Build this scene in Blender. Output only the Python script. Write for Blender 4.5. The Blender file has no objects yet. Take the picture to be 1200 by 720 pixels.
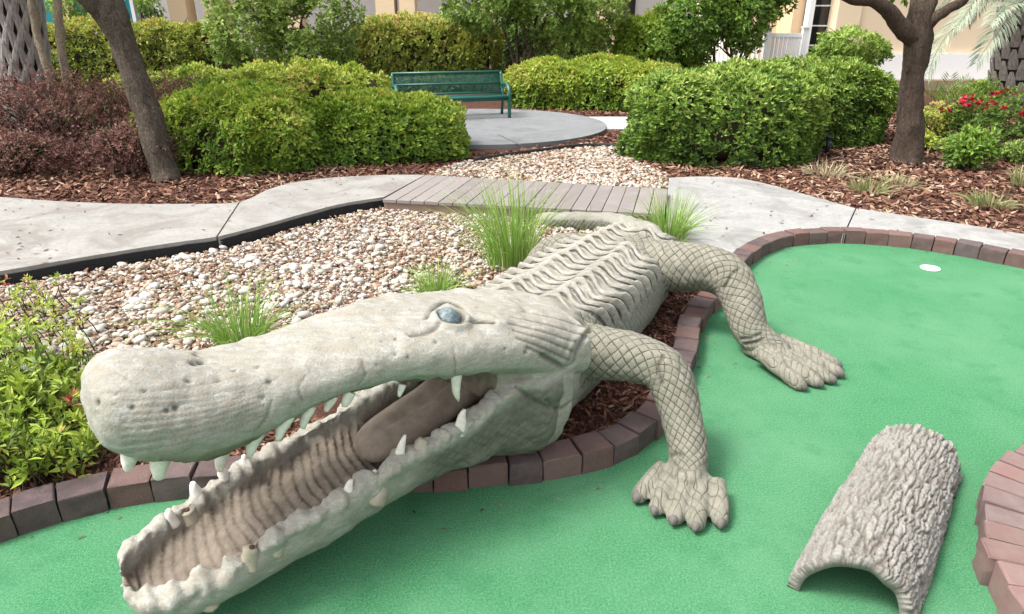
import bpy, math, random
import numpy as np
from mathutils import Vector
from mathutils.bvhtree import BVHTree
from mathutils.geometry import tessellate_polygon

# ------------------------------------------------------------------ camera, sky, sun, exposure
SC = bpy.context.scene
COL = SC.collection
CAM_H = 1.70
FPX = 800.0                      # focal length in photo pixels (photo is 1200 wide)
PITCH = math.radians(23.3)
CP, SP = math.cos(PITCH), math.sin(PITCH)
cam_d = bpy.data.cameras.new('camera')
cam_d.sensor_width = 36.0
cam_d.lens = 36.0 * FPX / 1200.0
cam_d.clip_start = 0.05
cam_d.clip_end = 1000.0
cam_o = bpy.data.objects.new('camera', cam_d)
COL.objects.link(cam_o)
cam_o.location = (0, 0, CAM_H)
cam_o.rotation_euler = (math.pi / 2 - PITCH, 0, 0)
SC.camera = cam_o

SUN_EL, SUN_AZ = math.radians(58), math.radians(-104)     # azimuth from +Y towards +X
wd = bpy.data.worlds.new('World')
SC.world = wd
wd.use_nodes = True
wn = wd.node_tree.nodes
wl = wd.node_tree.links
bg = wn['Background']
sky = wn.new('ShaderNodeTexSky')
sky.sky_type = 'NISHITA'
sky.sun_disc = False
sky.sun_elevation = SUN_EL
sky.sun_rotation = SUN_AZ
sky.air_density = 1.0
sky.dust_density = 4.0
sky.ozone_density = 1.0
hsv = wn.new('ShaderNodeHueSaturation')
hsv.inputs['Saturation'].default_value = 0.22           # an overcast, nearly white sky
wl.new(sky.outputs['Color'], hsv.inputs['Color'])
wl.new(hsv.outputs['Color'], bg.inputs['Color'])
bg.inputs['Strength'].default_value = 0.15
sd = bpy.data.lights.new('sun', 'SUN')
sd.energy = 1.5
sd.angle = math.radians(16)
sd.color = (1.0, 0.98, 0.95)
so = bpy.data.objects.new('sun', sd)
COL.objects.link(so)
sdir = Vector((math.sin(SUN_AZ) * math.cos(SUN_EL), math.cos(SUN_AZ) * math.cos(SUN_EL), math.sin(SUN_EL)))
so.rotation_euler = (-sdir).to_track_quat('-Z', 'Y').to_euler()
so.location = (0, 0, 30)
SC.view_settings.view_transform = 'Standard'
SC.view_settings.look = 'None'
SC.view_settings.exposure = 1.5
SC.view_settings.gamma = 1.0
SC.view_settings.use_curve_mapping = False

# ------------------------------------------------------------------ helpers
RNG = np.random.default_rng(7)
random.seed(7)
A = np.array

def ray(px, py):
    u, v = (px - 600) / FPX, (360 - py) / FPX
    return A([u, CP + v * SP, -SP + v * CP])

def G(px, py, z=0.0):
    d = ray(px, py)
    s = (CAM_H - z) / -d[2]
    return A([d[0] * s, d[1] * s, z])

def nrm(v):
    v = A(v, float)
    return v / (np.linalg.norm(v) + 1e-12)

def sstep(e0, e1, x):
    t = np.clip((x - e0) / (e1 - e0), 0, 1)
    return t * t * (3 - 2 * t)

def _hash(ix, iy, iz):
    h = (ix.astype(np.int64) * 374761393 + iy.astype(np.int64) * 668265263 + iz.astype(np.int64) * 2147483647) & 0xFFFFFFFF
    h = ((h ^ (h >> 13)) * 1274126177) & 0xFFFFFFFF
    h = h ^ (h >> 16)
    return (h & 0xFFFF) / 65535.0 * 2 - 1

def vnoise(P):
    P = np.asarray(P, float)
    I = np.floor(P).astype(np.int64)
    F = P - I
    F = F * F * (3 - 2 * F)
    out = 0
    for dx in (0, 1):
        for dy in (0, 1):
            for dz in (0, 1):
                w = (F[:, 0] if dx else 1 - F[:, 0]) * (F[:, 1] if dy else 1 - F[:, 1]) * (F[:, 2] if dz else 1 - F[:, 2])
                out = out + w * _hash(I[:, 0] + dx, I[:, 1] + dy, I[:, 2] + dz)
    return out

def fbm(P, oct=3):
    P = np.asarray(P, float)
    o, a = 0, 1.0
    for k in range(oct):
        o = o + a * vnoise(P * (2 ** k) + k * 17.3)
        a *= 0.5
    return o

def catmull(P, n):
    """resample a polyline (any dimension) as a Catmull-Rom curve, n samples evenly by length"""
    P = np.asarray(P, float)
    Q = np.vstack([2 * P[0] - P[1], P, 2 * P[-1] - P[-2]])
    pts = []
    for i in range(1, len(Q) - 2):
        for t in np.linspace(0, 1, 16, endpoint=False):
            p0, p1, p2, p3 = Q[i - 1], Q[i], Q[i + 1], Q[i + 2]
            pts.append(0.5 * ((2 * p1) + (-p0 + p2) * t + (2 * p0 - 5 * p1 + 4 * p2 - p3) * t * t + (-p0 + 3 * p1 - 3 * p2 + p3) * t ** 3))
    pts.append(P[-1])
    pts = np.asarray(pts)
    k = min(3, pts.shape[1])
    L = np.concatenate([[0], np.cumsum(np.linalg.norm(np.diff(pts[:, :k], axis=0), axis=1))])
    s = np.linspace(0, L[-1], n)
    return np.stack([np.interp(s, L, pts[:, j]) for j in range(pts.shape[1])], 1)

class MB:
    """collects quads and triangles; build() links them as one mesh object"""
    def __init__(s):
        s.v, s.q, s.t, s.n, s.tint = [], [], [], 0, []
    def add(s, v, q=None, t=None, tint=None):
        v = np.asarray(v, float).reshape(-1, 3)
        if q is not None and len(q):
            s.q.append(np.asarray(q, np.int64) + s.n)
        if t is not None and len(t):
            s.t.append(np.asarray(t, np.int64) + s.n)
        s.v.append(v)
        if tint is None:
            tint = 0.5
        s.tint.append(np.broadcast_to(np.asarray(tint, float), (len(v),)))
        s.n += len(v)
        return s
    def arrays(s):
        v = np.concatenate(s.v)
        q = np.concatenate(s.q) if s.q else np.zeros((0, 4), np.int64)
        t = np.concatenate(s.t) if s.t else np.zeros((0, 3), np.int64)
        return v, q, t, np.concatenate(s.tint)
    def mesh(s, name, mat=None, smooth=True, attrs=None):
        v, q, t, tint = s.arrays()
        me = bpy.data.meshes.new(name)
        me.vertices.add(len(v))
        me.vertices.foreach_set('co', v.astype(np.float32).ravel())
        nl = len(q) * 4 + len(t) * 3
        me.loops.add(nl)
        me.loops.foreach_set('vertex_index', np.concatenate([q.ravel(), t.ravel()]).astype(np.int32))
        me.polygons.add(len(q) + len(t))
        ls = np.concatenate([np.arange(len(q)) * 4, len(q) * 4 + np.arange(len(t)) * 3]).astype(np.int32)
        me.polygons.foreach_set('loop_start', ls)
        me.update(calc_edges=True)
        me.polygons.foreach_set('use_smooth', np.full(len(q) + len(t), bool(smooth)))
        a = me.attributes.new('tint', 'FLOAT', 'POINT')
        a.data.foreach_set('value', tint.astype(np.float32))
        for k, val in (attrs or {}).items():
            a = me.attributes.new(k, 'FLOAT', 'POINT')
            a.data.foreach_set('value', np.asarray(val, np.float32))
        if mat:
            me.materials.append(mat)
        me.validate()
        return me
    def build(s, name, mat, parent=None, smooth=True, attrs=None):
        return link(name, s.mesh(name, mat, smooth, attrs), parent)

def link(name, data, parent=None):
    o = bpy.data.objects.new(name, data)
    COL.objects.link(o)
    if parent is not None:
        o.parent = parent
    return o

def empty(name, label, cat, loc=(0, 0, 0), group=None):
    """Empty at a thing's base; children meshes are given in world space and moved under it"""
    o = bpy.data.objects.new(name, None)
    o.empty_display_size = 0.1
    COL.objects.link(o)
    o.location = Vector([float(c) for c in loc])
    tag(o, label, cat, group)
    return o

def tag(o, label=None, cat=None, group=None, kind=None):
    if label: o['label'] = label
    if cat: o['category'] = cat
    if group: o['group'] = group
    if kind: o['kind'] = kind
    return o

def part(mb, name, mat, parent, smooth=True, attrs=None, kind=None):
    """mesh in world coordinates, parented to an empty that has only a location"""
    o = mb.build(name, mat, None, smooth, attrs)
    o.parent = parent
    root = parent
    off = Vector((0, 0, 0))
    while root is not None:
        off += Vector(root.location)
        root = root.parent
    o.location = -off
    if kind: o['kind'] = kind
    return o

def box(mb, c, s, rz=0.0, tint=0.5, R=None):
    c = np.asarray(c, float); s = np.asarray(s, float) / 2
    v = A([[x, y, z] for z in (-1, 1) for y in (-1, 1) for x in (-1, 1)], float) * s
    if R is None:
        cz, sz = math.cos(rz), math.sin(rz)
        R = A([[cz, -sz, 0], [sz, cz, 0], [0, 0, 1]])
    v = v @ np.asarray(R).T + c
    mb.add(v, [[0, 2, 3, 1], [4, 5, 7, 6], [0, 1, 5, 4], [2, 6, 7, 3], [0, 4, 6, 2], [1, 3, 7, 5]], tint=tint)

def frames(S, up0=None):
    """parallel transported frames along a spine"""
    S = np.asarray(S, float)
    T = np.gradient(S, axis=0)
    T /= np.linalg.norm(T, axis=1)[:, None] + 1e-12
    u = A([0, 0, 1.0]) if up0 is None else np.asarray(up0, float)
    U = []
    for i in range(len(S)):
        u = u - T[i] * np.dot(u, T[i])
        if np.linalg.norm(u) < 1e-4:
            u = np.cross(T[i], [1, 0.3, 0.1])
        u = u / np.linalg.norm(u)
        U.append(u)
    U = A(U)
    return T, U, np.cross(T, U)

def tube(mb, S, r, k=12, caps=True, up0=None, tint=0.5, sq=None):
    """round loft; r scalar or per-point; sq = flatten factor along U"""
    S = np.asarray(S, float)
    r = np.broadcast_to(np.asarray(r, float), (len(S),))
    T, U, W = frames(S, up0)
    th = np.arange(k) * 2 * math.pi / k
    f = 1.0 if sq is None else np.broadcast_to(np.asarray(sq, float), (len(S),))[:, None, None]
    V = S[:, None, :] + r[:, None, None] * (np.cos(th)[None, :, None] * W[:, None, :] + f * np.sin(th)[None, :, None] * U[:, None, :])
    n = len(S)
    i = np.arange(n - 1)[:, None] * k
    j = np.arange(k)[None, :]
    j2 = (j + 1) % k
    q = np.stack([i + j, i + j2, i + k + j2, i + k + j], -1).reshape(-1, 4)
    v = V.reshape(-1, 3)
    t = []
    if caps:
        v = np.vstack([v, S[0], S[-1]])
        a, b = n * k, n * k + 1
        t = [[a, (x + 1) % k, x] for x in range(k)] + [[b, (n - 1) * k + x, (n - 1) * k + (x + 1) % k] for x in range(k)]
    if np.ndim(tint):
        tint = np.concatenate([np.repeat(np.asarray(tint), k), [tint[0], tint[-1]] if caps else []])
    mb.add(v, q, t, tint=tint)

def ringloft(mb, rings, caps=True):
    """rings: (n,k,3)"""
    R = np.asarray(rings, float)
    n, k = R.shape[:2]
    i = np.arange(n - 1)[:, None] * k
    j = np.arange(k)[None, :]
    j2 = (j + 1) % k
    q = np.stack([i + j, i + j2, i + k + j2, i + k + j], -1).reshape(-1, 4)
    v = R.reshape(-1, 3)
    t = []
    if caps:
        v = np.vstack([v, R[0].mean(0), R[-1].mean(0)])
        a, b = n * k, n * k + 1
        t = [[a, (x + 1) % k, x] for x in range(k)] + [[b, (n - 1) * k + x, (n - 1) * k + (x + 1) % k] for x in range(k)]
    mb.add(v, q, t)

def poly_sheet(mb, P, z, zb=None):
    """flat polygon at height z; with zb also vertical sides down to zb"""
    P = [Vector((float(p[0]), float(p[1]), 0)) for p in P]
    tr = tessellate_polygon([P])
    v = A([[p.x, p.y, z] for p in P])
    t = A(tr)
    a = v[t[:, 0]]; b = v[t[:, 1]]; c = v[t[:, 2]]
    fl = np.cross(b - a, c - a)[:, 2] < 0
    t[fl] = t[fl][:, ::-1]
    mb.add(v, None, t)
    if zb is not None:
        n = len(P)
        vv = np.vstack([v, v * [1, 1, 0] + [0, 0, zb]])
        area = sum(P[i].x * P[(i + 1) % n].y - P[(i + 1) % n].x * P[i].y for i in range(n))
        q = [[i, n + i, n + (i + 1) % n, (i + 1) % n] for i in range(n)]
        if area < 0:
            q = [r[::-1] for r in q]
        mb.add(vv, q)

def in_poly(x, y, P):
    P = np.asarray(P, float)
    inside = np.zeros(len(x), bool)
    j = len(P) - 1
    for i in range(len(P)):
        xi, yi, xj, yj = P[i, 0], P[i, 1], P[j, 0], P[j, 1]
        c = ((yi > y) != (yj > y)) & (x < (xj - xi) * (y - yi) / (yj - yi + 1e-12) + xi)
        inside ^= c
        j = i
    return inside

# ------------------------------------------------------------------ materials
class NT:
    def __init__(s, name, rough=0.8, spec=0.3):
        s.m = bpy.data.materials.new(name)
        s.m.use_nodes = True
        s.t = s.m.node_tree
        s.b = s.t.nodes['Principled BSDF']
        s.b.inputs['Roughness'].default_value = rough
        s.b.inputs['Specular IOR Level'].default_value = spec
    def n(s, typ, **kw):
        nd = s.t.nodes.new(typ)
        for k, v in kw.items():
            setattr(nd, k, v)
        return nd
    def set(s, nd, **kw):
        for k, v in kw.items():
            s.put(nd.inputs[k.replace('_', ' ')], v)
        return nd
    def put(s, inp, v):
        if isinstance(v, bpy.types.NodeSocket):
            s.t.links.new(v, inp)
        else:
            if isinstance(v, tuple) and len(v) == 3 and inp.type == 'RGBA':
                v = (*v, 1)
            inp.default_value = v
    def pos(s):
        if not hasattr(s, '_pos'):
            s._pos = s.n('ShaderNodeNewGeometry').outputs['Position']
        return s._pos
    def obj(s):
        return s.n('ShaderNodeTexCoord').outputs['Object']
    def rand(s):
        return s.n('ShaderNodeObjectInfo').outputs['Random']
    def attr(s, name):
        return s.n('ShaderNodeAttribute', attribute_name=name).outputs['Fac']
    def noise(s, scale, detail=4, rough=0.55, vec=None, dist=0.0):
        nd = s.n('ShaderNodeTexNoise')
        s.put(nd.inputs['Vector'], vec if vec is not None else s.pos())
        nd.inputs['Scale'].default_value = scale
        nd.inputs['Detail'].default_value = detail
        nd.inputs['Roughness'].default_value = rough
        nd.inputs['Distortion'].default_value = dist
        return nd.outputs['Fac']
    def vor(s, scale, feature='F1', vec=None, out='Distance', rnd=1.0):
        nd = s.n('ShaderNodeTexVoronoi', feature=feature)
        s.put(nd.inputs['Vector'], vec if vec is not None else s.pos())
        nd.inputs['Scale'].default_value = scale
        nd.inputs['Randomness'].default_value = rnd
        return nd.outputs[out]
    def mapv(s, vec, scale=(1, 1, 1), rot=(0, 0, 0)):
        nd = s.n('ShaderNodeMapping')
        s.put(nd.inputs['Vector'], vec)
        nd.inputs['Scale'].default_value = scale
        nd.inputs['Rotation'].default_value = rot
        return nd.outputs['Vector']
    def math(s, op, a, b=0.0, c=None):
        nd = s.n('ShaderNodeMath', operation=op)
        s.put(nd.inputs[0], a)
        s.put(nd.inputs[1], b)
        if c is not None: s.put(nd.inputs[2], c)
        return nd.outputs[0]
    def rng(s, v, a, b, c=0.0, d=1.0, smooth=False):
        nd = s.n('ShaderNodeMapRange')
        if smooth: nd.interpolation_type = 'SMOOTHSTEP'
        s.put(nd.inputs['Value'], v)
        for k, val in (('From Min', a), ('From Max', b), ('To Min', c), ('To Max', d)):
            s.put(nd.inputs[k], val)
        return nd.outputs['Result']
    def ramp(s, fac, stops):
        nd = s.n('ShaderNodeValToRGB')
        s.put(nd.inputs['Fac'], fac)
        e = nd.color_ramp.elements
        while len(e) > 1: e.remove(e[-1])
        e[0].position, e[0].color = stops[0][0], (*stops[0][1], 1)
        for p, c in stops[1:]:
            x = e.new(p); x.color = (*c, 1)
        return nd.outputs['Color']
    def mix(s, fac, a, b, mode='MIX'):
        nd = s.n('ShaderNodeMix', data_type='RGBA', blend_type=mode)
        s.put(nd.inputs[0], fac)
        s.put(nd.inputs[6], a)
        s.put(nd.inputs[7], b)
        return nd.outputs[2]
    def bump(s, h, strength=0.5, dist=0.01, normal=None):
        nd = s.n('ShaderNodeBump')
        nd.inputs['Strength'].default_value = strength
        nd.inputs['Distance'].default_value = dist
        s.put(nd.inputs['Height'], h)
        if normal is not None: s.put(nd.inputs['Normal'], normal)
        return nd.outputs['Normal']
    def done(s, col=None, normal=None, rough=None, gain=1.0):
        if col is not None:
            if gain != 1: col = s.mix(1.0, col, (gain, gain, gain), 'MULTIPLY')
            s.put(s.b.inputs['Base Color'], col)
        if normal is not None: s.put(s.b.inputs['Normal'], normal)
        if rough is not None: s.put(s.b.inputs['Roughness'], rough)
        return s.m

def m_turf():
    n = NT('green_turf', 0.95, 0.1)
    fine = n.noise(330, 2, 0.75)
    mid = n.noise(120, 3, 0.75)
    big = n.noise(1.3, 6, 0.65)
    f = n.math('ADD', n.math('MULTIPLY', fine, .6), n.math('MULTIPLY', mid, .4))
    c = n.ramp(n.rng(f, .36, .64), [(0, (0.014, 0.095, 0.036)), (.5, (0.062, 0.225, 0.098)), (1, (0.165, 0.37, 0.205))])
    c = n.mix(n.rng(big, .40, .68, 0, .5), c, (0.135, 0.30, 0.17))
    c = n.mix(n.rng(n.noise(4, 6, .75), .52, .70, 0, .4), c, (0.02, 0.14, 0.06))
    return n.done(c, n.bump(f, .6, .008), gain=.82)

def m_brick():
    n = NT('paver', 0.85, 0.25)
    o = n.pos()
    r = n.rand()
    t = n.attr('tint')
    base = n.ramp(r, [(0, (0.075, 0.058, 0.060)), (.3, (0.125, 0.080, 0.070)), (.5, (0.18, 0.088, 0.070)), (.65, (0.10, 0.082, 0.082)), (.8, (0.15, 0.105, 0.098)), (1, (0.20, 0.11, 0.09))])
    g = n.noise(230, 3, .7)
    m = n.noise(14, 5, .65)
    c = n.mix(n.rng(m, .4, .7, 0, .55), base, (0.21, 0.14, 0.125))
    c = n.mix(n.rng(g, .3, .75, 0, .65), c, (0.05, 0.038, 0.037))
    return n.done(c, n.bump(n.math('ADD', g, n.math('MULTIPLY', m, 1.5)), .9, .007), gain=1.08)

def m_brick_pale():
    n = NT('pale_paver', 0.85, 0.25)
    base = n.ramp(n.rand(), [(0, (0.25, 0.16, 0.14)), (.4, (0.33, 0.19, 0.165)), (.7, (0.22, 0.165, 0.155)), (1, (0.36, 0.22, 0.19))])
    g = n.noise(230, 3, .7)
    m = n.noise(14, 5, .65)
    c = n.mix(n.rng(m, .4, .7, 0, .5), base, (0.36, 0.28, 0.26))
    c = n.mix(n.rng(g, .35, .8, 0, .4), c, (0.14, 0.10, 0.095))
    return n.done(c, n.bump(n.math('ADD', g, n.math('MULTIPLY', m, 1.5)), .8, .006), gain=.68)

def m_concrete(name, a, b, stain, sc=1.0):
    n = NT(name, 0.9, 0.2)
    g = n.noise(190, 3, .75)
    m = n.noise(3.2 * sc, 6, .68, dist=.6)
    l = n.noise(30, 4, .7)
    c = n.mix(n.rng(m, .32, .68), a, b)
    c = n.mix(n.rng(l, .48, .70, 0, .55), c, stain)
    c = n.mix(n.rng(n.noise(1.6, 6, .7, dist=1.0), .48, .62, 0, .7), c, stain)
    c = n.mix(n.rng(g, .50, .75, 0, .5), c, stain)
    return n.done(c, n.bump(n.math('ADD', g, l), .35, .004), gain=.74)

def m_soil():
    n = NT('mulch_soil', 0.95, 0.15)
    a = n.noise(55, 4, .75, dist=1.2)
    b = n.noise(9, 4, .6)
    c = n.ramp(n.rng(a, .25, .8), [(0, (0.022, 0.010, 0.008)), (.45, (0.075, 0.032, 0.022)), (.75, (0.14, 0.068, 0.045)), (1, (0.25, 0.15, 0.10))])
    c = n.mix(n.rng(b, .45, .7, 0, .4), c, (0.15, 0.085, 0.06))
    return n.done(c, n.bump(a, 1.0, .02))

def m_chip():
    n = NT('mulch_chip', 0.9, 0.15)
    c = n.ramp(n.attr('tint'), [(0, (0.045, 0.019, 0.014)), (.35, (0.13, 0.055, 0.038)), (.65, (0.23, 0.105, 0.068)), (.86, (0.36, 0.21, 0.135)), (1, (0.52, 0.38, 0.27))])
    g = n.noise(120, 3, .7)
    c = n.mix(n.rng(g, .4, .8, 0, .4), c, (0.05, 0.028, 0.020))
    return n.done(c, n.bump(g, .5, .003), gain=.74)

def m_pebble():
    n = NT('river_pebble', 0.75, 0.3)
    t = n.attr('tint')
    c = n.ramp(t, [(0, (0.19, 0.095, 0.055)), (.13, (0.34, 0.20, 0.12)), (.28, (0.46, 0.35, 0.25)), (.5, (0.53, 0.46, 0.36)), (.72, (0.57, 0.53, 0.46)), (.9, (0.64, 0.62, 0.59)), (1, (0.34, 0.32, 0.29))])
    g = n.noise(60, 4, .65)
    c = n.mix(n.rng(g, .45, .75, 0, .3), c, (0.42, 0.31, 0.20))
    return n.done(c, n.bump(n.noise(170, 3, .7), .25, .003), gain=.71)

def m_leaf(name, stops, rough=.5, trans=.25, spec=.35):
    n = NT(name, rough, spec)
    t = n.attr('tint')
    c = n.ramp(t, stops)
    p = n.noise(2.0, 3)
    c = n.mix(n.rng(p, .3, .7, 0, .28), c, n.mix(1.0, c, (0.55, 0.65, 0.5), 'MULTIPLY'))
    n.put(n.b.inputs['Base Color'], c)
    tr = n.n('ShaderNodeBsdfTranslucent')
    n.put(tr.inputs['Color'], c)
    mx = n.n('ShaderNodeMixShader')
    mx.inputs[0].default_value = trans
    n.t.links.new(n.b.outputs[0], mx.inputs[1])
    n.t.links.new(tr.outputs[0], mx.inputs[2])
    n.t.links.new(mx.outputs[0], n.t.nodes['Material Output'].inputs['Surface'])
    return n.m

def m_plain(name, col, rough=.6, spec=.3, var=.15, sc=8.0, metal=0.0, bump=.1):
    n = NT(name, rough, spec)
    g = n.noise(sc, 5, .65)
    c = n.mix(n.rng(g, .35, .7, 0, var), col, tuple(x * .6 for x in col))
    n.b.inputs['Metallic'].default_value = metal
    return n.done(c, n.bump(n.noise(sc * 12, 3), bump, .004))

def m_bark(name, a, b, sc=(30, 30, 7), lich=None):
    n = NT(name, 0.95, 0.1)
    v = n.mapv(n.pos(), sc)
    f = n.noise(1.0, 6, .75, vec=v, dist=1.2)
    f2 = n.noise(2.7, 4, .7, vec=v)
    h = n.math('ADD', f, n.math('MULTIPLY', f2, .6))
    c = n.mix(n.rng(h, .55, 1.05), a, b)
    if lich:
        c = n.mix(n.rng(n.noise(26, 5, .75), .57, .70, 0, .75), c, lich)
    return n.done(c, n.bump(h, 1.0, .03))

# ------------------------------------------------------------------ the setting: ground, green, beds, paths
M = {}
M['turf'] = m_turf()
M['brick'] = m_brick()
M['brick_pale'] = m_brick_pale()
M['path'] = m_concrete('path_concrete', (0.33, 0.325, 0.305), (0.43, 0.42, 0.40), (0.22, 0.21, 0.195))
M['path_left'] = m_concrete('old_path_concrete', (0.30, 0.29, 0.265), (0.40, 0.385, 0.355), (0.22, 0.195, 0.17))
M['pad'] = m_concrete('pad_concrete', (0.22, 0.225, 0.228), (0.27, 0.275, 0.278), (0.17, 0.17, 0.17))
M['soil'] = m_soil()
M['chip'] = m_chip()
M['pebble'] = m_pebble()

Z_MULCH, Z_GRAV, Z_PATH, Z_BRICK = 0.02, 0.026, 0.135, 0.10
Z_BED = 0.058

# green-side foot of the brick border, traced from the photo on the plane z=0
EDGE_PX = [(-60, 652), (0, 635), (55, 618), (105, 603), (165, 592), (222, 585), (300, 580), (400, 580), (490, 578), (530, 576),
           (570, 572), (610, 568), (650, 562), (690, 554), (720, 545), (748, 531), (770, 514), (784, 496), (796, 470), (806, 448),
           (814, 428), (818, 408), (822, 390), (830, 375), (843, 361), (856, 347), (868, 327), (882, 309), (903, 297), (925, 290), (957, 286.5),
           (1000, 286), (1050, 289.5), (1100, 296.5), (1150, 305.5), (1200, 316), (1260, 330), (1330, 350)]
E = A([G(x, y, 0)[:2] for x, y in EDGE_PX])
E = np.vstack([E[0] + A([-2.6, -.75]), E[0] + A([-1.2, -.35]), E])
EDGE = catmull(E, 420)

def offset(P, d):
    T = np.gradient(P, axis=0)
    T /= np.linalg.norm(T, axis=1)[:, None]
    return P + np.stack([-T[:, 1], T[:, 0]], 1) * d      # to the garden side

ground = MB().add([[-400, -200, -.03], [400, -200, -.03], [400, 500, -.03], [-400, 500, -.03]], [[0, 1, 2, 3]]).build('ground', m_plain('grass_ground', (0.07, 0.10, 0.035), .95, .1, .5, 3.0, bump=.6))
tag(ground, kind='structure')
mb = MB()
mb.add([[-5, -3, 0], [9, -3, 0], [9, 7.2, 0], [-5, 7.2, 0]], [[0, 1, 2, 3]])
tag(mb.build('putting_green', M['turf']), kind='structure')

mid = offset(EDGE, .06)
GARDEN = np.vstack([mid, [[14, 2.5], [22, 2.5], [22, 34], [-26, 34], [-26, mid[0, 1]]]])
mb = MB(); poly_sheet(mb, GARDEN, Z_MULCH, -.01)
mulch_bed = mb.build('mulch_bed', M['soil'])
tag(mulch_bed, kind='structure')

# --- paths (slabs with thickness)
def px_poly(pts, z):
    return A([G(x, y, z)[:2] for x, y in pts])

near_px = [(-120, 338), (0, 318), (100, 301), (200, 285), (253, 277.5), (300, 266), (350, 252), (400, 239), (450, 231)]
far_px = [(498, 205), (460, 205), (400, 207.5), (350, 213), (315, 222), (280, 237), (220, 239), (150, 239), (70, 236), (0, 231), (-120, 222)]
pn = catmull(px_poly(near_px, Z_PATH), 60)
pf = catmull(px_poly(far_px, Z_PATH), 60)
def slab(name, P, z, mat, parent=None, zb=.0):
    mb = MB(); poly_sheet(mb, P, z, zb)
    o = mb.build(name, mat, None, smooth=False)
    if parent is None: tag(o, kind='structure')
    return o
# split at the joint (280,237)-(254,278)
jn, jf = G(254, 277.7, Z_PATH)[:2], G(281, 236.6, Z_PATH)[:2]
def split(P, j):
    return int(np.argmin(np.linalg.norm(P - j, axis=1)))
a, b = split(pn, jn), split(pf, jf)
gap = (jn - jf) / np.linalg.norm(jn - jf)
gp = A([-gap[1], gap[0]]) * .007
if gp[0] > 0: gp = -gp
slab('path', np.vstack([pn[:a], [jn + gp], [jf + gp], pf[b + 1:]]), Z_PATH, M['path_left'])
slab('path', np.vstack([[jn - gp], pn[a + 1:], pf[:b], [jf - gp]]), Z_PATH, M['path_left'])

# right path: far edge traced, near edge just behind the brick border
ZP2 = 0.085
rf = catmull(px_poly([(784, 208.5), (820, 207), (860, 208.5), (900, 216), (945, 228.5), (1000, 243), (1060, 252.5), (1120, 261.5), (1200, 274.5), (1300, 292)], ZP2), 60)
outer = offset(EDGE, .128)
k0 = int(np.argmin(np.linalg.norm(EDGE - G(868, 327, 0)[:2], axis=1)))
rn = outer[k0:][::-1]
jn2, jf2 = G(989.5, 274, ZP2)[:2], G(1003, 244.5, ZP2)[:2]
a, b = split(rn, jn2), split(rf, jf2)
gap = nrm(jn2 - jf2); gp = A([-gap[1], gap[0]]) * .006
if gp[0] > 0: gp = -gp
left_side = px_poly([(800, 300), (783, 262), (782, 235)], ZP2)
slab('path', np.vstack([rf[:b], [jf2 + gp], [jn2 + gp], rn[a + 1:], left_side]), ZP2, M['path'])
slab('path', np.vstack([[jf2 - gp], rf[b + 1:], rn[:a], [jn2 - gp]]), ZP2, M['path'])

# round pad with the bench and the white path behind it
pc = G(600, 152, Z_MULCH)
c0, c1 = G(712, 152, .10), G(640, 173.5, .10)
PADC = A([-0.55, 11.15]); PADR = 2.05
th = np.linspace(0, 2 * math.pi, 96, endpoint=False)
pad_poly = np.stack([PADC[0] + PADR * 1.0 * np.cos(th), PADC[1] + PADR * .92 * np.sin(th)], 1)
pad = slab('concrete_pad', pad_poly, .075, M['pad'])
mb = MB()
p0, p1 = G(583, 157.5, .079), G(610, 170, .079)
d = nrm(p1 - p0); w = A([-d[1], d[0], 0]) * .012
mb.add([p0 - w, p1 - w, p1 + w, p0 + w], [[0, 1, 2, 3]])
o = mb.build('joint', m_plain('joint_dark', (0.09, 0.09, 0.085), .9)); o.parent = pad
slab('path', px_poly([(640, 137), (760, 137), (900, 140), (900, 152), (700, 151), (640, 151)], .06), .06, m_concrete('white_path_concrete', (0.55, 0.54, 0.52), (0.62, 0.61, 0.59), (0.45, 0.43, 0.4)))

# --- gravel beds
GR1 = np.vstack([offset(pn, -.05)[::1], px_poly([(470, 247), (640, 262), (775, 262), (795, 290), (780, 330), (700, 350), (600, 420), (480, 430), (350, 440), (200, 470), (128, 520), (95, 505), (45, 470), (-20, 430), (-120, 420)], Z_GRAV)])
GR2 = px_poly([(500, 204), (548, 190), (600, 180.5), (650, 174.5), (690, 169), (738, 171), (742, 190), (770, 198), (783, 208), (782, 222), (640, 216), (520, 207)], Z_GRAV)
M['grit'] = m_plain('sandy_grit', (0.30, 0.21, 0.145), .95, .1, .6, 60, bump=.8)
mb = MB(); poly_sheet(mb, GR1, Z_GRAV)
gravel1 = mb.build('gravel_bed', M['grit']); tag(gravel1, kind='structure')
mb = MB(); poly_sheet(mb, GR2, Z_GRAV)
gravel2 = mb.build('gravel_bed', M['grit']); tag(gravel2, kind='structure')

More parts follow.
